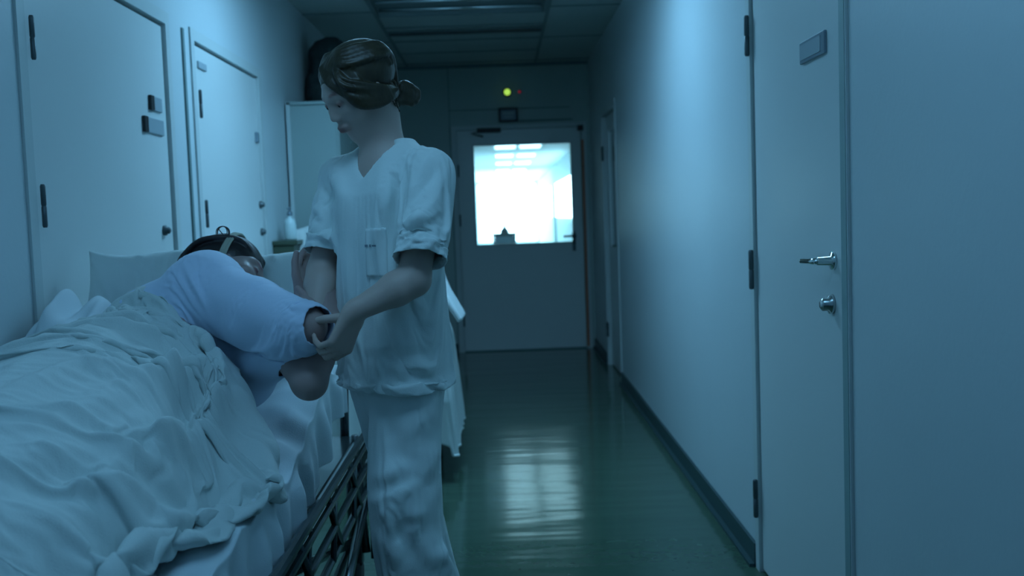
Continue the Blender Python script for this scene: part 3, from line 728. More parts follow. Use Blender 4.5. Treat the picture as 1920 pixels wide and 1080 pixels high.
def hand_sdf(f, W_, d, n, t, curl=(30, 40, 25), spread=1., thumb=(.55, .5, .15), k=.95, fing=None, tdir=None):
    """wrist W_, d towards the fingers, n out of the palm, t towards the thumb side"""
    d = nrm(d); t = nrm(np.array(t)-d*np.dot(t, d)); n = nrm(np.array(n)-d*np.dot(n, d)-t*np.dot(n, t))
    W_ = np.array(W_, float)
    def P_(a, b_, c): return W_+(d*a+t*b_+n*c)*k
    f.ell(P_(.0, 0, 0), (d, t, n), np.array([.03, .027, .019])*k, .01)
    kn = [(.088, .030), (.092, .010), (.087, -.010), (.078, -.028)]; ln = [(.042, .025, .020), (.046, .029, .021), (.042, .027, .021), (.033, .020, .018)]
    for i, (a, b_) in enumerate(kn):
        f.cone(P_(.012, b_*.62, 0), P_(a, b_, 0), .0145*k, .0105*k, .009)
        cs = fing[i] if fing else curl
        ang = 0; p0 = P_(a, b_, 0); r = [.0098, .0088, .0078, .0066] if i < 3 else [.0086, .0078, .007, .006]
        side = t*(.10-.07*i)*spread
        for j in range(3):
            ang += math.radians(cs[j]); v = nrm(d*math.cos(ang)+n*math.sin(ang)+side*math.cos(ang)); p1 = p0+v*ln[i][j]*k
            f.cone(p0, p1, r[j]*k, r[j+1]*k, .0025); p0 = p1
    # thumb leaves the side of the palm near its base
    a0 = P_(.022, .022, .004); v1 = nrm(tdir[0]) if tdir else nrm(d*thumb[0]+t*(1-thumb[0]*.4)+n*thumb[1]); p1 = a0+v1*.040*k
    f.cone(a0, p1, .0155*k, .0115*k, .010); v2 = nrm(tdir[1]) if tdir else nrm(v1+d*.45+n*thumb[2]); p2 = p1+v2*.032*k; f.cone(p1, p2, .0112*k, .0098*k, .003)
    v3 = nrm(tdir[2]) if tdir else nrm(v2+d*.25+n*thumb[2]*1.3); f.cone(p2, p2+v3*.025*k, .0098*k, .0078*k, .003)
def wrinkle(P, Nn, folds, amp=1.0):
    """folds: (a, b, width, height) creases on the front of the cloth, pushed out or in along the normal"""
    dz = np.zeros(len(P)); front_ = sstep(.05, -.35, Nn[:, 1])
    for a, b_, w_, h_ in folds:
        yr = (a[1]+b_[1])/2; q = np.stack([P[:, 0]*yr/P[:, 1], (P[:, 2]-CH)*yr/P[:, 1]], 1)
        d, t = segdist(q, (a[0], a[2]-CH), (b_[0], b_[2]-CH)); near_ = sstep(.22, .12, np.abs(P[:, 1]-yr))
        dz += near_*front_*h_*np.exp(-np.abs(d/w_)**1.6)*(.25+.75*np.sin(np.pi*np.clip(t, .02, .98)))
    return P+Nn*(dz*amp)[:, None]
def ridged(P, sx, sy, sz, seed):
    return .5-np.abs(noise(np.stack([P[:, 0]*sx+seed, P[:, 1]*sy, P[:, 2]*sz], 1))-.5)*2

# ------------------------------------------------------------------ the nurse
AF = math.radians(38); FWD = np.array([-math.sin(AF), -math.cos(AF), 0]); LFT = np.array([math.cos(AF), -math.sin(AF), 0]); ZZ = np.array([0, 0, 1.])
NC = np.array([-.262, 2.46, 0])
def NB(l, f_, z): return NC+LFT*l+FWD*f_+ZZ*z
nurse = thing('person', 'person in white short-sleeved tunic and trousers standing at the near bed, hair in a bun', 'person', tuple(NC))
shL = NB(.142, .005, 1.385); shR = NB(-.150, .0, 1.385)
elL = at(776, 524, y=2.28); wrL = at(664, 584, y=2.235)
elR = at(606, 510, y=2.50); wrR = at(590, 590, y=2.40)
hc = at(672, 166, y=2.43)
hh_ = np.array([-math.sin(math.radians(54)), -math.cos(math.radians(54)), 0]); pt = math.radians(32)
hF = hh_*math.cos(pt)-ZZ*math.sin(pt); hU = ZZ*math.cos(pt)+hh_*math.sin(pt); hF, hS, hU = frame_from(hF, hU)
f = Field((-.62, 2.10, -.0), (.08, 2.90, 1.71), .0042)
hp = head_sdf(f, hc, hF, hS, hU, .94)
neck0 = NB(0, -.005, 1.405)
f.cone(neck0, hp(-.035, 0, -.045), .048, .044, .03); f.cone(hp(-.02, 0, -.06), NB(0, .025, 1.40), .034, .042, .014)
f.cone(neck0+LFT*.02, shL, .045, .043, .04); f.cone(neck0-LFT*.02, shR, .045, .043, .04)
AXN = (LFT, FWD, ZZ)
f.ell(NB(0, .005, 1.28), AXN, (.135, .085, .14), .04); f.ell(NB(0, .02, 1.12), AXN, (.115, .08, .14), .04); f.ell(NB(0, 0, .95), AXN, (.112, .08, .12), .04)
f.chain([shL, elL], [.043, .036], .02); f.chain([elL, elL+(wrL-elL)*.3, wrL], [.037, .037, .0235], .015)
f.chain([shR, elR], [.043, .037], .02); f.chain([elR, elR+(wrR-elR)*.3, wrR], [.040, .038, .0245], .015)
hipL, hipR = NB(.055, 0, .90), NB(-.055, -.01, .90)
knL = at(757, 925, y=2.40); knR = np.array([-.255, 2.66, .50]); anL = np.array([-.215, 2.44, .085]); anR = np.array([-.19, 2.80, .085])
f.chain([hipL, knL, knL+(anL-knL)*.35, anL], [.060, .050, .048, .034], .02); f.chain([hipR, knR, knR+(anR-knR)*.35, anR], [.060, .050, .048, .034], .02)
toe = nrm([-.45, -.89, 0])
for a_ in (anL, anR): f.cone(a_+[0, 0, -.03], a_+toe*.15+[0, 0, -.06], .032, .022, .02); f.cone(a_+[0, 0, -.05], a_+[0, 0, -.05]-toe*.03, .03, .03, .02)
# her left hand: thumb on top of the patient's forearm, fingers closing below it
hd_, hn_ = nrm([-.42, -.02, -.90]), nrm([-.74, .62, .30])
hand_sdf(f, wrL, hd_, hn_, np.cross(hd_, hn_), k=.98, tdir=((-.86, .05, .20), (-1, .0, -.04), (-1, .0, -.16)),
         fing=[(44, 55, 30), (48, 58, 30), (52, 55, 30), (50, 50, 28)])
hand_sdf(f, wrR, (-.25, -.2, -.9), (-.6, -.6, .2), (-.5, .7, 0), curl=(35, 45, 25), k=.93)
P, Q = f.mesh(2)
lip = np.zeros(len(P))
q = P-hc; qa, qs, qu = q@hF/.94, q@hS/.94, q@hU/.94
lip = .85*np.exp(-((qs/.020)**4)-((qu+.060)/.0095)**4)*(qa > .08)
eyeb = sum(np.exp(-(((qs-s_*.031)/.016)**4)-((qu-.024-.003*np.cos((qs-s_*.031)*60))/.004)**2)*(qa > .05) for s_ in (-1, 1))
lids = sum(np.exp(-(((qs-s_*.030)/.012)**4)-((qu+.001)/.0055)**2)*(qa > .05) for s_ in (-1, 1))
link('body', P, Q, 'skin', nurse, True, tint=np.clip(lip+eyeb*.8+lids*.9, 0, 1))
for s_ in (-1, 1):
    c = hp(.0835, s_*.030, -.003)
    V = MB().lathe(tuple(c), [(.0001, -.0055), (.004, -.0035), (.0055, 0), (.004, .0035), (.0001, .0055)], 12); V.obj('eye', 'eye', nurse, True)

# hair: cap, swept strands, bun
f = Field(hc-.17, hc+.17, .0030)
AXH = (hF, hS, hU)
f.ell(hp(-.018, 0, .029), AXH, np.array([.094, .078, .077]), .01)
f.ell(hp(.120, 0, -.025), AXH, (.060, .075, .085), .012, 'sub')          # keep the face free
f.ell(hp(.0, 0, -.115), AXH, (.12, .10, .085), .015, 'sub')
random.seed(11)
def onskull(a, c_, lift):   # a: angle round from the forehead to the back on the left side, c_: height angle
    x = math.cos(a)*math.cos(c_); y = math.sin(a)*math.cos(c_); z = math.sin(c_)
    return hp(-.018+(.096+lift)*x, (.079+lift)*y, .027+(.080+lift)*z)
bun = hp(-.108, .0, -.080)
for side in (1, -1):
    for i in range(26):
        t = i/25; r_ = random.random()
        # from the front parting, over the temple and ear, to the nape
        st = onskull(math.radians(10*side+side*22*t), math.radians(74-26*t), .0)
        m1 = onskull(side*math.radians(48+14*r_), math.radians(62-60*t), .006+.003*r_)
        m2 = onskull(side*math.radians(98+10*r_), math.radians(48-62*t), .007+.003*r_)
        m3 = onskull(side*math.radians(142), math.radians(22-42*t), .006)
        e_ = hp(-.090, side*.012, -.062+.020*(1-t))
        if side == 1 and t > .55:      # fringe falling across the temple and cheek
            m1 = hp(.072-.02*r_, .066, .052-.060*(t-.55)/.45); m2 = hp(.030-.02*r_, .083, .010-.055*(t-.55)/.45); m3 = hp(-.030, .080, -.022-.03*(t-.55)/.45)
        pts = smoothpath([st, m1, m2, m3, e_], 6); nn = len(pts)
        f.chain(pts, [.0062*(.55+.45*math.sin(math.pi*min(1, (j+2)/nn))) for j in range(nn)], .0030)
for i in range(14):    # crown going back
    a = (i-6.5)*.0105
    w_ = math.sqrt(max(.05, 1-(a/.084)**2))
    pts = smoothpath([hp(-.018+1.0*.097*w_*math.cos(q_), a, .026+1.0*.080*w_*math.sin(q_)) for q_ in (.80, 1.2, 1.65, 2.2, 2.75, 3.3)], 6)
    f.chain(pts, [.0055]*len(pts), .003)
for i in range(13):    # long fringe swept from the far parting down across the near temple
    t = i/12; o_ = .0015+.002*random.random()
    pts = smoothpath([hp(.054-.05*t, -.018+.006*t, .086+.012*t), hp(.074-.056*t+o_, .020+.018*t, .060+.022*t), hp(.074-.050*t+o_, .048+.020*t, .028+.018*t), hp(.062-.040*t, .0685+.012*t+o_, -.010+.012*t), hp(.040-.035*t, .077+.006*t+o_, -.036+.004*t), hp(-.02-.03*t, .080, -.040)], 6)
    f.chain(pts, [.0060*(1-.35*j/len(pts)) for j in range(len(pts))], .0025)
for i in range(4):     # loose wisps behind the ear and at the nape
    pts = smoothpath([hp(-.03-.010*i*1.3, .076-.008*i, -.025), hp(-.030-.012*i, .068-.008*i, -.055), hp(-.036-.006*i, .056-.008*i, -.080-.009*((i*2) % 3))], 6)
    f.chain(pts, [.004-.0024*j/len(pts) for j in range(len(pts))], .002)
P, Q = f.mesh(1); hair = link('hair', P, Q, 'hair', nurse, True)
f = Field(bun-.06, bun+.06, .0026)
for k in range(4):
    pts = []
    for j in range(22):
        a = j*.42+k*1.57; r_ = .021-.0045*math.cos(2*a+k)
        pts.append(bun+hS*(.010*math.sin(a*1.5+k))+hF*(r_*math.cos(a)-.006)+hU*(r_*math.sin(a)*1.0))
    f.chain(pts, [.0078]*22, .003)
f.ell(bun-hF*.004, AXH, (.021, .021, .023), .004); f.cone(bun+hF*.03, bun, .016, .014, .006)
P, Q = f.mesh(1); link('hair_bun', P, Q, 'hair', nurse, True)

# tunic
f = Field((-.58, 2.14, .82), (.06, 2.72, 1.50), .0070)
SEC = [(.80, .0, .0, .146, .114), (.885, 0, 0, .145, .112), (1.0, 0, 0, .136, .104), (1.12, 0, .008, .128, .100), (1.25, 0, .010, .134, .106), (1.33, 0, .006, .140, .098), (1.385, 0, 0, .138, .072), (1.425, 0, -.006, .104, .062), (1.46, 0, -.012, .070, .054), (1.485, 0, -.016, .052, .050)]
SE = np.array(SEC)
def torso(X, Y, Z):
    a = np.interp(Z, SE[:, 0], SE[:, 3]); b_ = np.interp(Z, SE[:, 0], SE[:, 4]); cy = np.interp(Z, SE[:, 0], SE[:, 2])
    l = (X-NC[0])*LFT[0]+(Y-NC[1])*LFT[1]; g_ = (X-NC[0])*FWD[0]+(Y-NC[1])*FWD[1]-cy
    return (((np.abs(l)/a)**2.3+(np.abs(g_)/b_)**2.3)**(1/2.3)-1)*np.minimum(a, b_)
f.fn(lambda X, Y, Z: np.maximum(torso(X, Y, Z), np.maximum(.885-Z, Z-1.468)), (-.58, 2.14, .82), (.06, 2.72, 1.5), 0)
cufL = at(787, 494, y=2.262); cufR = at(611, 482, y=2.49)
for (s0, e0, c0, sg) in ((shL, cufL, cufL, 1), (shR, cufR, cufR, -1)):
    f.cone(neck0+LFT*sg*.045+ZZ*.0, s0+ZZ*.002, .040, .053, .035)
    dd = nrm(e0-s0)
    def slv(X, Y, Z, s0=s0, c0=c0, dd=dd):
        t = (X-s0[0])*dd[0]+(Y-s0[1])*dd[1]+(Z-s0[2])*dd[2]; T = np.linalg.norm(c0-s0)
        r = np.sqrt(np.maximum((X-s0[0]-t*dd[0])**2+(Y-s0[1]-t*dd[1])**2+(Z-s0[2]-t*dd[2])**2, 0))
        return np.maximum(r-(.050+.004*np.clip(t/T, 0, 1)), np.maximum(-t, t-T))
    f.fn(slv, np.minimum(s0, c0)-.10, np.maximum(s0, c0)+.10, .012)
FC = f.F.copy()
vb = NB(.0, .095, 1.335)
def vneck(X, Y, Z):
    l = (X-NC[0])*LFT[0]+(Y-NC[1])*LFT[1]; g_ = (X-NC[0])*FWD[0]+(Y-NC[1])*FWD[1]
    w_ = np.clip((Z-1.365)*.66, -1, .060); return np.maximum(np.abs(l)-w_, -(g_-.020))*.8
f.fn(vneck, (-.5, 2.14, 1.30), (.0, 2.7, 1.5), .004, 'sub')
f.cone(NB(-.004, -.008, 1.40), NB(-.006, .004, 1.52), .046, .056, .004, 'sub')

P, Q = f.mesh(2); Nn = normals(P, Q); Nt = Nn.copy(); Pt = P.copy()
f.F = FC+.009; FORMS.append(collider(*f.mesh(1)))
def fl(u0, v0, u1, v1, y, w_, h_): return (at(u0, v0, y=y), at(u1, v1, y=y), w_, h_)
FT = []
yf = 2.36
# body folds, as seen on the front
for a in [(742, 330, 700, 470, .010, .008), (760, 300, 725, 440, .009, -.007), (722, 300, 706, 440, .012, .006), (690, 420, 690, 560, .012, .007), (672, 440, 668, 640, .010, -.007),
          (655, 430, 652, 700, .010, .007), (735, 470, 745, 600, .010, .006), (640, 330, 650, 430, .010, .007), (700, 560, 720, 720, .012, .006), (745, 640, 820, 620, .009, .005),
          (690, 655, 820, 640, .008, .007), (690, 672, 825, 662, .008, -.006), (700, 690, 820, 690, .009, .005), (760, 560, 820, 520, .009, .006), (650, 560, 700, 620, .010, -.006),
          (720, 590, 830, 600, .010, .006), (665, 720, 660, 620, .009, .006), (625, 300, 640, 360, .010, .006)]:
    FT.append(fl(a[0], a[1], a[2], a[3], yf, a[4]*1.3, a[5]))
# sleeve folds, left sleeve
for a in [(830, 330, 770, 420, .007, .009), (818, 318, 765, 385, .006, -.008), (812, 380, 760, 440, .008, .010), (800, 400, 752, 462, .006, -.008), (790, 430, 755, 480, .007, .008), (780, 445, 750, 490, .005, -.006),
          (826, 420, 800, 470, .008, .006), (770, 400, 800, 410, .007, .006), (835, 400, 822, 480, .008, -.005), (745, 488, 830, 498, .005, .004), (782, 330, 765, 400, .008, .006)]:
    FT.append(fl(a[0], a[1], a[2], a[3], 2.25, a[4]*1.35, a[5]))
for a in [(592, 350, 620, 420, .008, .008), (600, 340, 632, 380, .007, -.007), (590, 400, 625, 450, .008, .007), (620, 400, 640, 470, .008, -.006), (590, 440, 630, 440, .007, .006)]:
    FT.append(fl(a[0], a[1], a[2], a[3], 2.44, a[4]*1.35, a[5]))
P = wrinkle(P, Nn, [(a_, b_, w_*1.35, h_*1.6) for a_, b_, w_, h_ in FT], 1.4)
amp = (ridged(P, 10, 10, 3.2, 3)*.013+ridged(P, 22, 22, 9, 5)*.006)*sstep(1.46, 1.38, P[:, 2])
P = P+Nn*amp[:, None]
# seams: hem line, sleeve seams, sleeve hems
dz = -.0022*np.exp(-((P[:, 2]-.893)/.003)**2)
for (s0, e0, sg) in ((shL, cufL, 1), (shR, cufR, -1)):
    t = (P-s0)@nrm(e0-s0); T = np.linalg.norm(e0-s0); r = np.linalg.norm(P-s0-t[:, None]*nrm(e0-s0), axis=1)
    dz = dz-.002*np.exp(-((t-T+.024)/.003)**2)*(r < .08)
    l = (P-NC)@LFT*sg
    dz = dz-.0045*np.exp(-((l-.108)/.0045)**2)*(P[:, 2] > 1.27)*(P[:, 2] < 1.45)
P = P+Nn*dz[:, None]
def cut_end(P, Q, pt_, d_, rad):
    d_ = nrm(d_); q = P-pt_; s_ = q@d_; near_ = np.linalg.norm(q, axis=1) < rad
    out_ = (s_ > -.003) & near_; cut = out_[Q].all(1); bd = np.zeros(len(P), bool); bd[Q[cut].ravel()] = True; kp = np.zeros(len(P), bool); kp[Q[~cut].ravel()] = True
    m_ = bd & kp; P = P.copy(); P[m_] -= (s_[m_]+.003)[:, None]*d_
    return P, Q[~cut]
for pt_, d_, rad in ((NB(0, 0, .891), -ZZ, .3), (cufL+nrm(shL-cufL)*.006, cufL-shL, .085), (cufR+nrm(shR-cufR)*.006, cufR-shR, .085)): P, Q = cut_end(P, Q, pt_, d_, rad)
def compact(P, Q, *arr):
    u = np.unique(Q); m_ = np.full(len(P), -1); m_[u] = np.arange(len(u)); return (P[u], m_[Q])+tuple(a_[u] for a_ in arr)
P, Q, Nt, Pt = compact(P, Q, Nt, Pt)
tun = link('tunic', P, Q, 'scrub', nurse, True); POST = {tun: (FT, (1.2, .75))}
l_ = np.abs((Pt-NC)@LFT); hold = sstep(1.24, 1.43, Pt[:, 2])*np.where(l_ < .10, 1, .3)
hold = np.maximum(hold, ((l_ < .075) & (Pt[:, 2] > 1.33) & ((Pt-NC)@FWD > 0))*1.0)
for c_ in (cufL, cufR): hold = np.maximum(hold, .6*sstep(.075, .055, np.linalg.norm(Pt-c_, axis=1)))
hold = np.maximum(hold, .8*sstep(.910, .893, Pt[:, 2]))
drape(tun, hold, .11, .25, 14, .004)
# neckline facing
b = MB()
def front(l, z, off=.004):
    z = float(z); a = np.interp(z, SE[:, 0], SE[:, 3]); b_ = np.interp(z, SE[:, 0], SE[:, 4]); cy = np.interp(z, SE[:, 0], SE[:, 2])
    g_ = b_*max(0, 1-(abs(l)/a)**2.3)**(1/2.3)+cy+off; return NB(l, g_, z)
# chest pocket on her left side, with a small printed mark
n1, n2 = 16, 18; V = []
for i in range(n1):
    for j in range(n2): V.append(front(.040+.058*i/(n1-1), 1.150+.110*j/(n2-1), .0075))
V2 = [v-FWD*.010 for v in V]
Fq = [(i*n2+j, (i+1)*n2+j, (i+1)*n2+j+1, i*n2+j+1) for i in range(n1-1) for j in range(n2-1)]
P = np.array(V); P = P+FWD*((noise(P*40)-.5)*.004)[:, None]
rim = [(i*n2, ) for i in range(0)]
pk = link('chest_pocket', P, Fq, 'scrub', nurse, True); md = pk.modifiers.new('thickness', 'SOLIDIFY'); md.thickness = .006; md.offset = -1
b = MB()
for (l0, l1, z0, z1) in ((.046, .052, 1.218, 1.224), (.055, .061, 1.218, 1.224), (.064, .080, 1.219, 1.223)):
    b.add([front(l0, z0, .0125), front(l1, z0, .0125), front(l1, z1, .0125), front(l0, z1, .0125)], [(0, 1, 2, 3)])
pp_ = b.obj('pocket_print', 'plate', nurse)

# trousers
f = Field((-.50, 2.18, .04), (.02, 3.0, 1.02), .0085)
f.ell(NB(0, 0, .90), AXN, (.122, .090, .10), .02)
f.fn(lambda X, Y, Z: np.maximum(Z-.93, -1.+0*Z), (-.5, 2.18, .93), (.02, 3., .98), 0, 'sub') if False else None
f.chain([NB(.056, 0, .88), knL, knL+(anL-knL)*.5, anL+[0, 0, .03]], [.074, .080, .083, .088], .02)
f.chain([NB(-.050, -.01, .88), knR, knR+(anR-knR)*.5, anR+[0, 0, .03]], [.072, .076, .080, .086], .02)
f.fn(lambda X, Y, Z: Z-.075, (-.5, 2.18, .02), (.02, 3., .09), 0, 'sub') if False else None
P, Q = f.mesh(2); Nn = normals(P, Q); f.F += .010; FORMS.append(collider(*f.mesh(1)))
FT = []
for a in [(700, 900, 760, 870, .009, .009), (700, 925, 775, 895, .007, -.008), (705, 940, 790, 905, .008, .009), (700, 955, 760, 935, .006, -.007), (790, 905, 825, 830, .010, .010), (700, 935, 740, 975, .009, .010), (740, 975, 800, 960, .011, .012),
          (730, 960, 790, 990, .012, -.009), (800, 955, 825, 900, .009, .008), (815, 760, 760, 830, .012, .007), (800, 800, 740, 860, .012, -.006), (700, 760, 700, 880, .010, .005), (720, 760, 745, 850, .010, -.005),
          (700, 990, 760, 1060, .012, .010), (730, 985, 790, 1060, .010, -.009), (780, 1000, 820, 1075, .012, .009), (800, 880, 810, 960, .010, -.007), (740, 850, 790, 870, .008, -.006), (825, 1020, 838, 1060, .012, .022)]:
    FT.append(fl(a[0], a[1], a[2], a[3], 2.32, a[4]*1.4, a[5]))
P = wrinkle(P, Nn, [(a_, b_, w_*1.3, h_*1.0) for a_, b_, w_, h_ in FT], 1.3); P = P+Nn*(ridged(P, 8, 8, 4, 9)*.010+ridged(P, 20, 20, 11, 2)*.004)[:, None]; P[:, 2] = np.maximum(P[:, 2], .062)
c = P[Q].mean(1); P, Q = compact(P, Q[(c[:, 2] > .066)])
trs = link('trousers', P, Q, 'scrub', nurse, True); POST[trs] = (FT, (1.5, .9))
drape(trs, sstep(.86, .90, P[:, 2]), .06, .5, 14, .004)
for a_, nme in ((anL, 'shoe'), (anR, 'shoe')):
    f = Field(a_-.22, a_+.22, .006); f.cone(a_+[0, 0, -.045]-toe*.035, a_+toe*.07+[0, 0, -.045], .040, .043, .02); f.cone(a_+toe*.07+[0, 0, -.045], a_+toe*.145+[0, 0, -.055], .043, .030, .02)
    P, Q = f.mesh(2); P[:, 2] = np.clip(P[:, 2], .002, .085); link(nme, P, Q, 'shoe', nurse, True)

# ------------------------------------------------------------------ the patient
pat = thing('person', 'dark-haired person in pale blue long-sleeved top lying on one side in bed', 'person', (-.85, 2.5, .9))
f = Field((-1.12, 1.15, .72), (-.34, 3.02, 1.26), .0045)
pc = at(428, 514, y=2.86)
pF, pS, pU = frame_from((.93, -.10, -.20), (-.42, .62, .50))
pp = head_sdf(f, pc, pF, pS, pU, 1.0)
psL = at(388, 540, y=2.56); peL = at(573, 613, y=2.285); pwL = at(574, 566, y=2.50)
psR = np.array([-.66, 2.56, .90]); peR = at(580, 716, y=2.30); pwR = at(618, 604, y=2.40)
f.cone(pp(-.03, 0, -.06), np.array([-.80, 2.66, 1.02]), .055, .055, .03)
f.cone(psL, psR, .07, .07, .05)
f.cone(np.array([-.83, 2.55, .99]), np.array([-.86, 2.2, .90]), .11, .10, .06); f.cone(np.array([-.86, 2.2, .90]), np.array([-.88, 1.95, .86]), .10, .09, .06)
for hz, kn_, an_ in ((.87, (-.74, 1.68, .84), (-.86, 1.34, .79)), (.81, (-.74, 1.62, .79), (-.92, 1.30, .77))):
    f.chain([(-.88, 1.95, hz), kn_, an_], [.075, .048, .034], .02); f.cone(an_, np.array(an_)+[.09, -.03, 0], .032, .022, .02)
f.chain([psL, peL], [.060, .046], .02); f.chain([peL, peL+(pwL-peL)*.3, pwL], [.046, .042, .027], .012)
f.chain([psR, at(535, 660, y=2.38), peR], [.050, .036, .038], .02); f.chain([peR, peR+(pwR-peR)*.4, pwR], [.041, .038, .025], .014)
# upper hand closes round the nurse's right forearm; lower hand reaches up beside it
hand_sdf(f, pwL, nrm(at(572, 520, y=2.56)-pwL), nrm(elR-pwL), nrm([-.5, -.6, .5]), thumb=(.6, .3, .3), k=.98, fing=[(25, 35, 25), (22, 38, 25), (20, 40, 25), (20, 40, 25)])
hand_sdf(f, pwR, nrm(at(628, 548, y=2.46)-pwR), (-.3, .7, .3), (-.6, -.6, .4), curl=(25, 45, 30), k=.95)
P, Q = f.mesh(2); q = P-pc; qa, qs, qu = q@pF, q@pS, q@pU
lip = .9*np.exp(-((qs/.022)**4)-((qu+.060)/.011)**4)*(qa > .08)
eyeb = sum(np.exp(-(((qs-s_*.031)/.018)**4)-((qu-.024)/.006)**2)*(qa > .05) for s_ in (-1, 1))
lids = sum(np.exp(-(((qs-s_*.030)/.015)**4)-((qu+.003)/.005)**2)*(qa > .05) for s_ in (-1, 1))
link('body', P, Q, 'skin2', pat, True, tint=np.clip(lip+eyeb+lids, 0, 1))
# long-sleeved top
f = Field((-1.14, 1.85, .72), (-.36, 2.80, 1.24), .0075)
c1 = at(588, 612, y=2.268)
f.cone(psL, psL+(peL-psL)*.5, .076, .070, .03); f.cone(psL+(peL-psL)*.5, peL, .070, .056, .02); f.cone(peL, c1, .055, .046, .02)
f.cone(psL+np.array([0, 0, -.01]), np.array([-.93, 2.62, 1.02]), .075, .09, .05)
f.cone(np.array([-.84, 2.60, .985]), np.array([-.87, 2.36, .93]), .118, .09, .08); f.cone(psL, psR, .085, .085, .05)
f.chain([psR, at(532, 655, y=2.40), at(556, 676, y=2.36)], [.070, .054, .049], .03)
P, Q = f.mesh(2); Nn = normals(P, Q); f.F += .010; FORMS.append(collider(*f.mesh(1)))
FT = [fl(*a[:4], 2.30, a[4]*1.3, a[5]) for a in [(505, 560, 545, 600, .007, .007), (520, 555, 560, 590, .006, -.006), (500, 580, 530, 610, .006, -.006), (540, 560, 580, 580, .007, .006), (530, 580, 520, 600, .005, .005), (590, 580, 575, 650, .006, .006)]]
FT += [fl(*a[:4], 2.50, a[4]*1.3, a[5]) for a in [(345, 510, 380, 560, .008, -.012), (365, 520, 385, 560, .008, .009), (330, 520, 350, 550, .010, -.008), (350, 500, 372, 540, .006, .008), (372, 495, 372, 530, .005, -.005)]]
P = wrinkle(P, Nn, FT, 1.3); P = P+Nn*(ridged(P, 9, 9, 9, 4)*.004)[:, None]
e2_ = at(556, 676, y=2.36)
P, Q = cut_end(P, Q, c1+nrm(c1-peL)*.022, c1-peL, .075); P, Q = cut_end(P, Q, e2_+nrm([.3, -.2, -.6])*.012, (.3, -.2, -.6), .07)
P, Q = compact(P, Q); top_ = link('long_sleeved_top', P, Q, 'shirt', pat, True)
dd_ = np.minimum(segdist(P, psL, peL)[0], segdist(P, peL, c1)[0]); drape(top_, np.maximum(sstep(.085, .12, dd_), .5*sstep(.07, .055, np.linalg.norm(P-c1, axis=1))), .06, .4, 14, .004)
settle(30, FORMS, [])
for o, th, lv in ((blo, .008, 1), (tun, .003, 1), (trs, .003, 1), (top_, .003, 1)):
    if o in POST:
        P = np.array([v.co[:] for v in o.data.vertices])+NC; Q = np.array([list(q_.vertices) for q_ in o.data.polygons])
        P = wrinkle(P, normals(P, Q), [(a_, b_, max(.0115, w_*kw), h_*kh) for a_, b_, w_, h_ in POST[o][0] for kw, kh in (POST[o][1],)], 1.0)
        o.data.vertices.foreach_set('co', (P-NC).ravel()); o.data.update()
    if o is blo:      # the biggest folds and hollows deepen once the cloth has settled
        P = np.array([v.co[:] for v in o.data.vertices]); dz = np.zeros(len(P)); e_ = sstep(0, .05, bedge(P[:, 1])-P[:, 0])
        for pts, w_, h_ in FW:
            if abs(h_) >= .016:
                l = np.minimum(np.linalg.norm(P[:, :2]-pts[0], axis=1), np.linalg.norm(P[:, :2]-pts[-1], axis=1))
                dz += h_*1.15*np.exp(-np.abs(polydist(P[:, :2], pts)/max(.014, w_*1.15))**1.7)*((.4+.6*sstep(0, 4*w_, l)) if len(pts) > 2 else 1)
        P[:, 2] += dz*e_; o.data.vertices.foreach_set('co', P.ravel()); o.data.update()
    solid(o, th)
    sd = o.modifiers.new('smooth', 'SUBSURF'); sd.levels = lv; sd.render_levels = lv
from mathutils.bvhtree import BVHTree
bvh = BVHTree.FromPolygons([v.co+Vector(NC) for v in tun.data.vertices], [list(q_.vertices) for q_ in tun.data.polygons])
for o_, off in ((pk, .004), (pp_, .0065)):      # sew the pocket and its print to the settled front
    for v in o_.data.vertices:
        w3 = v.co+Vector(NC); hit = bvh.ray_cast(w3+Vector(FWD)*.15, -Vector(FWD))
        if hit[0] is not None and (hit[0]-w3).length < .08: v.co = hit[0]+Vector(FWD)*off-Vector(NC)
    o_.data.update()
# hair
f = Field(pc-[.26, .20, .16], pc+[.18, .2, .17], .0035)
AXP = (pF, pS, pU)
f.ell(pp(-.022, 0, .036), AXP, (.104, .086, .092), .01); f.ell(pp(.115, 0, -.02), AXP, (.062, .08, .085), .012, 'sub'); f.ell(pp(.02, 0, -.115), AXP, (.10, .10, .07), .015, 'sub')
for i in range(34):
    t = i/33; a = (t-.5)*2
    e_ = at(330+22*t, 500-20*t+10*random.random(), y=2.80-.08*t)
    pts = smoothpath([pp(.075-.02*abs(a), a*.05, .075-.03*abs(a)), pp(.01, a*.085, .125-.07*abs(a)), pp(-.075, a*.085, .085-.06*abs(a)), pp(-.125, a*.04, .0), e_], 7); nn = len(pts)
    f.chain(pts, [.0075*(.5+.5*math.sin(math.pi*min(1, (j+3)/nn))) for j in range(nn)], .004)
P, Q = f.mesh(1); link('hair', P, Q, 'hair2', pat, True)
b = MB(); pts = [pp(-.005, .090*math.cos(a), .034+.097*math.sin(a)) for a in np.linspace(-.5, math.pi+.5, 30)]
for dx in (-.006, 0, .006): b.tube([p_+pF*dx for p_ in pts], .0045, 8)
b.obj('headband', 'band', pat, True)
# loop of loose hair standing up from the crown
b = MB(); lc = at(418, 437, y=2.85)
for k in range(5):
    rr = .019-.0018*k; b.tube([lc+np.array([rr*1.0*math.cos(a), .004*math.sin(a*2+k), rr*math.sin(a)+.0015*k]) for a in np.linspace(-2.2+.2*k, 4.0-.3*k, 30)], .0009, 6)
b.tube([lc+[-.012, 0, .012], lc+[.0, .0, -.004], lc+[.014, 0, -.03]], .0013, 6)
b.obj('hair_loop', 'hair2', pat, True)

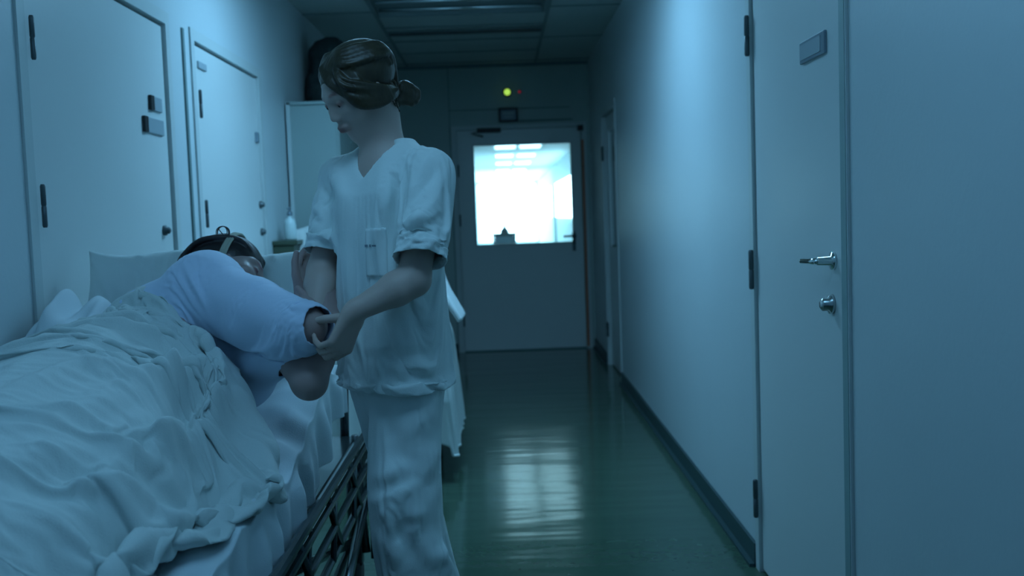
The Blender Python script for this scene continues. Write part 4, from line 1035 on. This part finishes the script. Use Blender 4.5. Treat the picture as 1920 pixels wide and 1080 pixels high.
# ------------------------------------------------------------------ far bed
fb = thing('hospital_bed', 'far hospital bed beyond the nurse, with chrome cross tubes', 'bed', (-.72, 5.5, 0))
fx0, fx1 = -1.10, -.36
box(fx0, fx1, 4.95, 6.22, .62, .76, c=.03).obj('mattress', 'sheet', fb)
MB().box(fx0+.02, fx1-.02, 4.92, 6.22, .55, .60).tube([(fx1-.02, 4.9, .50), (fx1-.02, 6.22, .50)], .02).obj('bed_frame', 'rail', fb)
MB().tube(smoothpath([(fx0+.03, 6.22, .55), (fx0+.03, 6.24, 1.0), (fx0+.08, 6.24, 1.05), (fx1-.1, 6.24, 1.05), (fx1-.04, 6.24, 1.0), (fx1-.04, 6.22, .55)]), .016).obj('headboard_hoop', 'rail', fb, True)
for (x, y) in ((fx0+.05, 5.0), (fx1-.05, 5.0), (fx0+.05, 6.15), (fx1-.05, 6.15)):
    MB().tube([(x, y, .55), (x, y, .12)], .022).obj('leg', 'rail', fb, True)
    MB().lathe((x-.015, y, .06), [(.03, 0), (.06, .004), (.06, .026), (.03, .03)], 18, 'x').obj('caster', 'rubber', fb, True)
for (p_, q_, zz) in (((fx0+.05, 5.05), (fx1-.04, 5.20), .21), ((fx0+.05, 5.75), (fx1-.04, 5.55), .25)):
    MB().tube([(p_[0], p_[1], zz), (q_[0], q_[1], zz+.03)], .03, 12).obj('cross_tube', 'chrome', fb, True)
MB().tube([(-.62, 5.0, .50), (-.60, 5.9, .22)], .018).obj('scissor_brace', 'rail', fb, True)
MB().tube([(-.66, 6.1, .50), (-.66, 5.2, .22)], .018).obj('scissor_brace', 'rail', fb, True)
o = pillow('pillow', 'white pillow standing upright at the head of the far bed', (-.975, 5.98, 1.06), Matrix.Rotation(math.radians(-14), 4, 'X')@Matrix.Rotation(math.radians(-6), 4, 'Y'), .25, .22, .075, seed=9)
def fbl(U, Vv):
    yy = Vv*1.47-.62; dr2 = np.maximum(0, -yy); y = 4.93+np.maximum(0, yy); s = U*1.50; wt = fx1+.03-fx0
    x = fx0+np.minimum(s, wt); drop = np.maximum(0, s-wt)
    top = .80+.16*np.exp(-((x+.78)/.24)**2)*sstep(0, .15, yy)
    d_ = np.sqrt(drop**2+dr2**2)*.97; d_ = np.minimum(d_, .66)
    fold = .5-np.abs(noise(np.stack([(y+dr2)*9, drop*1.5, 0*y+2], 1))-.5)*2; fold2 = .5-np.abs(noise(np.stack([x*11, d_*1.5, 0*y+5], 1))-.5)*2
    x = x+sstep(0, .2, drop)*(.030+.045*fold)+.07*drop; y = y-sstep(0, .2, dr2)*(.03+.04*fold2)-.05*dr2
    z = top-d_+(noise(np.stack([x*11, y*9, 0*y+6], 1))-.5)*.05*(d_ < .05)
    z = np.maximum(z, .105+.05*noise(np.stack([x*9, y*8, 0*y], 1)))
    return np.stack([x, y, z], 1)
P, Q = gridmesh(160, 160, fbl)
tag(solid(link('blanket', P, Q, 'blanket', smooth=True), .008), 'white blanket hanging down the side of the far bed behind the nurse', 'blanket')
TP = [(-.82, .90), (-.70, 1.0), (-.5, 1.03), (-.36, 1.05), (-.315, 1.045), (-.28, .98), (-.25, .90), (-.205, .785)]
def flapfn(U, Vv):
    t = U*(len(TP)-1); x = np.interp(t, range(len(TP)), [q_[0] for q_ in TP]); z = np.interp(t, range(len(TP)), [q_[1] for q_ in TP]); y = 4.98+.55*Vv
    fo_ = noise(np.stack([y*9, t*.7, 0*y+4], 1))-.5
    return np.stack([x+fo_*.05*U, y, z+(noise(np.stack([x*14, y*10, 0*y+8], 1))-.5)*.05-.05*np.abs(Vv-.4)], 1)
P, Q = gridmesh(90, 60, flapfn)
tw = solid(link('top_sheet', P, Q, 'cloth', smooth=True), .025)
tag(tw, 'turned-back white top sheet over the edge of the far bed, right behind the nurse', 'sheet')
